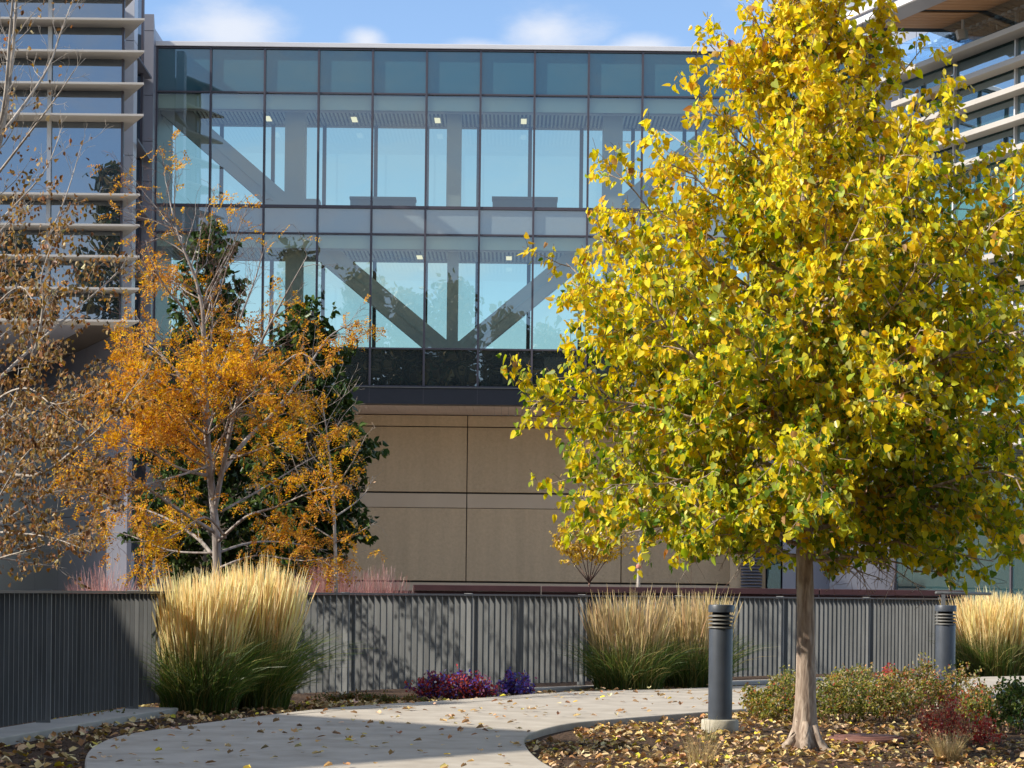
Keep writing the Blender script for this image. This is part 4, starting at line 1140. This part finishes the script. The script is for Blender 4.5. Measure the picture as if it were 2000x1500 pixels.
# ------------------------------------------------------------------ grasses
def clump(px, py, h, rad, label, group, seed, n_bl=900, n_st=520, lean=.28, dry=False, zb_=BED):
    b = G(px, py, zb_)
    t = thing('feather_reed_grass', label, 'ornamental grass', b, group)
    # arching green leaf blades
    N, K = n_bl, 6
    a = rng.uniform(0, 2*np.pi, N); r0 = rad*.55*np.sqrt(rng.uniform(0, 1, N))
    st = np.stack([b.x+r0*np.cos(a), b.y+r0*np.sin(a), np.full(N, zb_)], 1)
    a2 = a+rng.normal(0, .5, N); L = h*(.28+.5*rng.uniform(0, 1, N)**1.5); ln = rng.uniform(.15, .9, N)*(.4+r0/rad)
    tt = np.linspace(0, 1, K)[None, :]
    hor = L[:, None]*ln[:, None]*(tt**1.7)*1.1; ver = L[:, None]*(tt-.55*ln[:, None]*tt**2.4)
    pth = np.stack([st[:, 0:1]+np.cos(a2)[:, None]*hor, st[:, 1:2]+np.sin(a2)[:, None]*hor, st[:, 2:3]+ver], 2)
    wd = rng.uniform(.004, .008, N)[:, None]*(1-tt**2*.85)
    c0 = pick(N, [(.07, .12, .03), (.11, .165, .04), (.17, .20, .05), (.36, .29, .11)], [4, 3, 1.6, 1.5])
    cl = c0[:, None, :]*(1+.25*tt[:, :, None])
    ribbons('foliage', pth, wd, cl, M['grass'], t)
    # upright stems carrying narrow plumes
    N, K = n_st, 9
    a = rng.uniform(0, 2*np.pi, N); r0 = rad*.55*np.sqrt(rng.uniform(0, 1, N))
    st = np.stack([b.x+r0*np.cos(a), b.y+r0*np.sin(a), np.full(N, zb_)], 1)
    hh = h*(1-.12*(r0/rad/.55)**2)*(1-.42*rng.uniform(0, 1, N)**1.5)*np.where(rng.uniform(0, 1, N) < .12, 1.09, 1.0); ln = lean*(r0/(rad*.55))*rng.uniform(.5, 1.3, N)
    odd = rng.uniform(0, 1, N) < .03; ln[odd] *= 1.8
    a2 = a+rng.normal(0, .8, N); ln = ln+np.abs(rng.normal(0, .055, N))
    tt = np.linspace(0, 1, K)[None, :]
    hor = hh[:, None]*ln[:, None]*(tt**1.5); ver = hh[:, None]*tt*(1-.04*ln[:, None])
    wig = rng.normal(0, .004, (N, K))*tt
    pth = np.stack([st[:, 0:1]+np.cos(a2)[:, None]*hor+wig, st[:, 1:2]+np.sin(a2)[:, None]*hor, st[:, 2:3]+ver], 2)
    prof = np.interp(np.linspace(0, 1, K), [0, .55, .66, .75, .85, .93, 1], [.003, .003, .006, .0125, .013, .009, .003])
    wd = prof[None, :]*rng.uniform(.75, 1.3, (N, 1))*rng.uniform(.85, 1.15, (N, K))
    tan = pick(N, [(.93, .72, .36), (.95, .78, .45), (.84, .60, .28)] if not dry else [(.62, .48, .25), (.70, .55, .30), (.48, .35, .17)], [3, 2, 2])
    stem = pick(N, [(.22, .19, .05), (.30, .22, .08), (.13, .15, .04)], [2, 2, 2])
    mixv = np.clip((tt-rng.uniform(.22, .52, (N, 1)))/.25, 0, 1)[:, :, None]
    cl = stem[:, None, :]*(1-mixv)+tan[:, None, :]*mixv
    fc_ = norm(np.array((-.7, -.6, .1))+rng.normal(0, .55, (N, 3)))
    ribbons('plumes', pth, wd, cl, M['grass'], t, fc_)
    return t
GA = 'feather reed grass clumps along the fence'
clump(388, 1392, 1.30, .62, 'tall golden feather grass clump nearest the shaded fence corner, left of a touching pair', GA, 1, 2800, 1700, .13)
clump(492, 1384, 1.40, .62, 'tall golden feather grass clump in front of the orange tree, right of a touching pair', GA, 2, 2800, 1800, .12)
clump(1226, 1350, 1.19, .70, 'dry tan feather grass clump behind the path, right of the dappled fence stretch', GA, 3, 2200, 560, .18, True)
clump(1352, 1346, 1.2, .66, 'dry tan feather grass clump partly hidden behind the near bollard', GA, 4, 2200, 560, .16, True)
clump(1945, 1322, 1.22, .95, 'wide golden feather grass clump at the right edge beside the far bollard', GA, 5, 3200, 2200, .2)
def tuft(px, py, h, n, label, spread=.09, colr=((.45, .33, .16), (.55, .42, .22))):
    b = G(px, py, BED); t = thing('dry_grass_tuft', label, 'grass tuft', b)
    K = 5; a = rng.uniform(0, 2*np.pi, n); r0 = spread*.5*np.sqrt(rng.uniform(0, 1, n)); tt = np.linspace(0, 1, K)[None]
    L = h*rng.uniform(.5, 1.05, n); ln = rng.uniform(.1, .6, n)
    hor = L[:, None]*ln[:, None]*tt**1.6
    pth = np.stack([b.x+(r0*np.cos(a))[:, None]+np.cos(a)[:, None]*hor, b.y+(r0*np.sin(a))[:, None]+np.sin(a)[:, None]*hor, BED+L[:, None]*tt*(1-.3*ln[:, None]*tt)], 2)
    ribbons('blades', pth, rng.uniform(.002, .0045, n)[:, None]*(1-.8*tt), np.repeat(pick(n, colr, [1, 1])[:, None, :], K, 1), M['grass'], t)
tuft(1850, 1490, .24, 420, 'pale straw coloured grass tuft at the bottom right before the red shrub', .14)
tuft(1368, 1496, .26, 200, 'thin straw coloured grass tuft in the leaves left of the trunk, nearest the path', .16)
tuft(1385, 1450, .22, 60, 'wispy green grass tuft at the foot of the near bollard footing', .1, ((.22, .2, .08), (.35, .28, .12)))

# ------------------------------------------------------------------ low shrubs
def shrub(px, py, w, dpt, h, label, group, pal, wts, n, size=(.02, .04), name='low_shrub', cat='shrub', stems=26, z0=BED, tm=T_FOLD, D=None, stemmat='twig', mat='leaf'):
    if group == GS: h *= 1.14; n = int(n*1.5)
    b = G(px, py, z0) if D is None else P(px, py, D)
    if D is not None: b.z = z0
    t = thing(name, label, cat, b, group)
    T = MB(); pts = []
    for i in range(stems):
        a = rng.uniform(0, 2*np.pi); q = math.sqrt(rng.uniform(0, 1))
        tip_ = np.array((b.x+w*q*math.cos(a), b.y+dpt*q*math.sin(a), z0+h*rng.uniform(.75, 1.08)*math.sqrt(max(.12, 1-.75*q*q))))
        p0 = np.array((b.x+w*.72*q*math.cos(a), b.y+dpt*.72*q*math.sin(a), z0-.01))
        cp = [p0*(1-s)+tip_*s+rng.normal(0, .012, 3)*(s > 0) for s in np.linspace(0, 1, 5)]
        T.tube(cp, [.004, .0035, .003, .0025, .0015], 4, cap=False)
        for j in range(4):
            p, d = sample(cp, rng.uniform(.3, .95)); c2 = grow_path(p, side_dir(d, R(rng.uniform(25, 70))), h*rng.uniform(.15, .45), 3, .2, .05)
            T.tube(c2, [.0025, .002, .0015, .001], 3, cap=False); pts.append(c2)
        pts.append(cp)
    pos = []
    for i in range(n):
        p, d = sample(pts[rng.integers(len(pts))], rng.uniform(.25, 1)); pos.append(p)
    pos = np.array(pos)+rng.normal(0, .02, (n, 3)); pos[:, 2] = np.maximum(pos[:, 2], z0+.01)
    T.build('stems', M[stemmat], t)
    leaves('foliage', pos, rng.normal(0, .7, (n, 3))+np.array((0, 0, .35)), rng.normal(0, .6, (n, 3))+np.array((-.3, -.3, .6)), rng.uniform(*size, n), pick(n, pal, wts, .18), tm, M[mat], t)
    return t
GS = 'low shrubs in the bed around the trunk'
PG = [(.13, .16, .04), (.23, .24, .055), (.42, .35, .08), (.52, .30, .11), (.50, .14, .08), (.60, .49, .29)]
shrub(1510, 1408, .26, .5, .30, 'low yellow green shrub between the near bollard and the tree trunk', GS, PG, [2, 4, 3, 1.2, .4, 1], 1700)
shrub(1560, 1378, .36, .8, .32, 'low green shrub right behind the tree trunk at the path edge', GS, PG, [3, 4, 2, 1, .3, 1.2], 1700)
shrub(1640, 1412, .30, .5, .33, 'low olive green shrub just right of the trunk behind the round lid', GS, PG, [4, 4, 2, .8, .2, .8], 1900)
shrub(1680, 1372, .36, .8, .34, 'low leafy shrub at the back of the bed below the slat fence', GS, PG, [3, 3, 2, 1, .6, 1.4], 1700)
shrub(1735, 1406, .28, .5, .36, 'low brownish shrub left of the red shrub and behind the round lid', GS, PG, [3, 3, 2, 1.4, .7, 1.8], 1700)
shrub(1790, 1402, .36, .55, .42, 'tallest low shrub with rusty leaves in front of the far bollard', GS, PG, [2, 3, 2, 2, .8, 2.2], 1900)
shrub(1872, 1400, .30, .5, .38, 'low shrub with rusty tips right of the far bollard by the path', GS, PG, [2, 3, 2, 2, 1, 2], 1600)
shrub(1905, 1420, .20, .4, .26, 'small green and red tipped shrub right of the bright red shrub', GS, PG, [4, 4, 2, 1, 1.4, .6], 1000)
shrub(1985, 1432, .22, .5, .36, 'dark green upright shrub right of the red shrubs by the path', GS, [(.04, .08, .02), (.08, .12, .03), (.16, .18, .04)], [3, 3, 1.5], 1300, (.025, .05))
RD = [(.66, .12, .10), (.74, .26, .20), (.52, .09, .08), (.74, .46, .26)]
shrub(1845, 1452, .17, .35, .30, 'bright red and pink leaved shrub behind the straw grass tuft', GS, RD, [2, 3, .8, 2.4], 850, (.018, .035), stems=30)
shrub(1735, 1345, .10, .2, .27, 'small patch of scarlet leaves on top of the shrubs below the fence', GS, RD, [4, 2, 1, .3], 200, (.02, .04), stems=8)
shrub(1925, 1455, .10, .25, .16, 'small low red shrub at the right beside the bright red one', GS, RD, [3, 2, 2, 1], 300, (.018, .035), stems=14)
PP = [(.13, .10, .38), (.24, .18, .58), (.46, .07, .08), (.58, .13, .09), (.28, .09, .17), (.8, .7, .66), (.16, .17, .05)]
shrub(886, 1369, .46, .18, .26, 'red and violet leadwort patch in front of the dappled fence', 'leadwort patches by the fence', PP, [2, 2, 4, 3, 3, .5, .6], 4600, (.026, .046), 'leadwort', 'flowers', 110)
shrub(1006, 1361, .20, .16, .22, 'smaller blue violet leadwort patch right of the red and violet one', 'leadwort patches by the fence', PP, [4, 5, .6, .3, 2, .3, .8], 1600, (.026, .046), 'leadwort', 'flowers', 20)
GC = [(.16, .15, .04), (.10, .13, .03), (.36, .23, .09), (.28, .12, .04)]
shrub(715, 1373, .62, .14, .08, 'thin strip of low green ground cover between path and fence', None, GC, [3, 3, 2, 1], 1700, (.02, .035), 'ground_cover_plant', 'plant', 30)
shrub(190, 1409, .28, .5, .055, 'low green ground cover with brown leaves in the left bed corner', None, GC, [2, 3, 2, 1], 800, (.02, .035), 'ground_cover_plant', 'plant', 30)
# rosy twiggy shrubs behind the fence
RP = [(.66, .38, .34), (.58, .30, .27), (.74, .52, .45), (.44, .22, .18)]
def rosy(px, D, w, ytop, label, n):
    b = P(px, 1155, D); t = thing('rosy_twig_shrub', label, 'shrub', (b.x, D, BED), 'rosy twiggy shrubs behind the fence')
    h = CAMZ+(YH-ytop)/F*D-BED; K = 6; a = rng.uniform(0, 2*np.pi, n); q = np.sqrt(rng.uniform(0, 1, n))
    tt = np.linspace(0, 1, K)[None]; L = h*rng.uniform(.6, 1.05, n)*np.sqrt(1-.5*q**2)
    hor = w*q[:, None]*(.45+.75*tt**1.3)
    wig = np.cumsum(rng.normal(0, .035, (n, K)), 1)
    pth = np.stack([b.x+np.cos(a)[:, None]*hor+wig, D+np.sin(a)[:, None]*hor*.5, BED+L[:, None]*tt+wig*.5], 2)
    ribbons('twigs', pth, rng.uniform(.004, .008, n)[:, None]*(1-.5*tt), np.repeat(pick(n, RP, [3, 2, 2, 1])[:, None, :], K, 1), M['grass'], t)
rosy(640, 27.5, .50, 1098, 'rosy pink twiggy shrub behind the fence at the foot of the bare sapling', 2200)
rosy(740, 28.5, .34, 1108, 'rosy pink twiggy shrub right of the sapling, against the tan wall', 1500)
rosy(200, 29.0, .50, 1112, 'dusky pink twiggy shrub above the fence left of the doorway', 1300)

# ------------------------------------------------------------------ fallen leaves and mulch chips
def scatter(n, xr, yr, test):
    out = []
    while len(out) < n:
        x, y = rng.uniform(*xr), rng.uniform(*yr)
        if test(x, y): out.append((x, y))
    return np.array(out)
tree_xy = G(1572, 1464, BED)
def litter(name, pts, z, size, pal, wts, flat=.3):
    n = len(pts); pos = np.concatenate([pts, np.full((n, 1), z)], 1); pos[:, 2] += rng.uniform(.004, .02, n)
    a = rng.uniform(0, 2*np.pi, n); ax = np.stack([np.cos(a), np.sin(a), rng.normal(.08, flat*.5, n)], 1)
    nr = rng.normal(0, flat, (n, 3))+np.array((0, 0, 1))
    o = leaves(name, pos, ax, nr, rng.uniform(*size, n), pick(n, pal, wts, .16), T_LITTER, M['litter']); return tag(o, kind='stuff')
LP = [(.62, .43, .18), (.72, .55, .28), (.48, .29, .12), (.76, .58, .07), (.30, .16, .07), (.72, .49, .30)]
def in_right(x, y): return not inpoly(x, y, path_poly) and y < 24 and x > (-.6 if y < 16 else .5)
p1 = scatter(14000, (-.3, 6.2), (12.2, 23.0), in_right)
dens = np.exp(-((p1[:, 0]-tree_xy.x-.3)**2+(p1[:, 1]-tree_xy.y)**2)/14.0)
p1 = p1[rng.uniform(0, 1, len(p1)) < np.clip(dens*(.75+.6*np.sin(p1[:, 0]*3.1+1)*np.sin(p1[:, 1]*1.7))+.10, 0, 1)]
litter('fallen_leaves', p1, BED+.004, (.025, .074), LP, [3, 2.6, 3.6, 1.0, 3, 2.4])
def in_left(x, y):
    if inpoly(x, y, path_poly): return False
    return x < -1.2 and not inpoly(x, y, kp) and x > -3.8
litter('fallen_leaves', scatter(750, (-3.9, -1.3), (13.0, 21.0), in_left), BED+.004, (.04, .095), LP, [3, 3, 3, .5, 3, 1.5])
def in_back(x, y): return (not inpoly(x, y, path_poly)) and (not inpoly(x, y, kp))
pb_ = scatter(1200, (-2.2, 2.6), (19.5, 27), lambda x, y: in_back(x, y) and y < 21.2+(x+1.93)*1.15 and y > 18)
litter('fallen_leaves', pb_, BED, (.045, .08), LP, [3, 3, 3, .7, 2, 2])
pth = scatter(430, (-3.2, 6), (12.2, 26), lambda x, y: inpoly(x, y, path_poly))
litter('fallen_leaves', pth, .002, (.035, .08), LP, [3, 2.4, 3, .7, 3, 1.2], .12)
# wood chips
cp_ = np.concatenate([scatter(5200, (-.3, 6.2), (12.2, 22.0), in_right), scatter(1500, (-3.9, -1.3), (13.0, 21.0), in_left)])
n = len(cp_); a = rng.uniform(0, 2*np.pi, n)
o = leaves('mulch_chips', np.concatenate([cp_, np.full((n, 1), BED+.006)], 1), np.stack([np.cos(a), np.sin(a), rng.normal(0, .3, n)], 1), rng.normal(0, .5, (n, 3))+np.array((0, 0, 1)),
           rng.uniform(.025, .06, n), pick(n, [(.10, .06, .04), (.17, .11, .075), (.07, .045, .03), (.22, .15, .11)], [3, 2, 2, 1], .2), T_SMALL, M['litter'])
tag(o, kind='stuff')

# ------------------------------------------------------------------ tall trees behind the viewer, seen mirrored in the glass
def back_tree(x, y, H, Wd, label, pal, n=2600, lo=.25):
    t = thing('tall_tree', label, 'tree', (x, y, BED), 'tall trees mirrored in the building glass')
    T = MB(); T.tube([(x, y, BED), (x+.1, y, H*.4), (x, y, H*.9)], [.3, .2, .04], 8)
    pos = []
    for i in range(26):
        z = H*(.25+.72*i/26); a = i*2.4; q = Wd*(1.05-.85*(i/26)**1.6)*rng.uniform(.6, 1)
        p1 = np.array((x+q*math.cos(a), y+q*math.sin(a), z+q*.45)); T.tube([(x, y, z), p1], [.07, .015], 5)
        for j in range(n//26):
            s = rng.uniform(.25, 1.05); pos.append(np.array((x, y, z))*(1-s)+p1*s+rng.normal(0, .45, 3))
    pos = np.array(pos); m = len(pos)
    T.build('trunk', M['bark_grey'], t)
    leaves('crown', pos, rng.normal(0, 1, (m, 3)), rng.normal(0, 1, (m, 3)), rng.uniform(.26, .52, m), pick(m, pal, [1]*len(pal)), T_FOLD, M['leaf_dark'], t)
PB = [(.15, .12, .06), (.26, .19, .09), (.09, .12, .045), (.4, .3, .13)]
back_tree(-13.5, -12, 22.5, 1.9, 'tall narrow tree mirrored behind the orange tree in the bridge glass', PB, 8500)
back_tree(-9.2, -12, 20.8, 3.0, 'tall dark tree mirrored at the left of the lower bridge windows', PB, 8500)
back_tree(-3.7, -11, 20.2, 2.0, 'tall narrow tree mirrored in the middle of the lower bridge windows', PB, 8500)
back_tree(-.4, -13, 18.4, 2.6, 'tall broad tree mirrored right of the middle brace', PB, 8500)
back_tree(-6.4, -14, 20.0, 3.0, 'tall brown tree mirrored between the two dark trees in the bridge glass', PB, 8500)
back_tree(2.4, -14, 17.8, 2.8, 'tall tree mirrored in the bridge glass below the right brace', PB, 8500)
back_tree(5.5, -12, 17.6, 3.6, 'tall broad tree mirrored in the bridge glass left of the yellow crown', PB, 8500)
back_tree(12.5, -12, 17.5, 3.6, 'tall broad tree mirrored in the bridge glass behind the yellow crown', PB, 8500)
back_tree(-22.5, -14, 25.5, 4.0, 'very tall tree mirrored in the office windows at left', [(.20, .17, .07), (.11, .13, .045), (.36, .27, .11)], 6500)
back_tree(-28.5, -15, 21.5, 4.0, 'tall bushy tree mirrored low in the office windows at left', [(.20, .17, .07), (.11, .13, .045), (.36, .27, .11)], 6000)
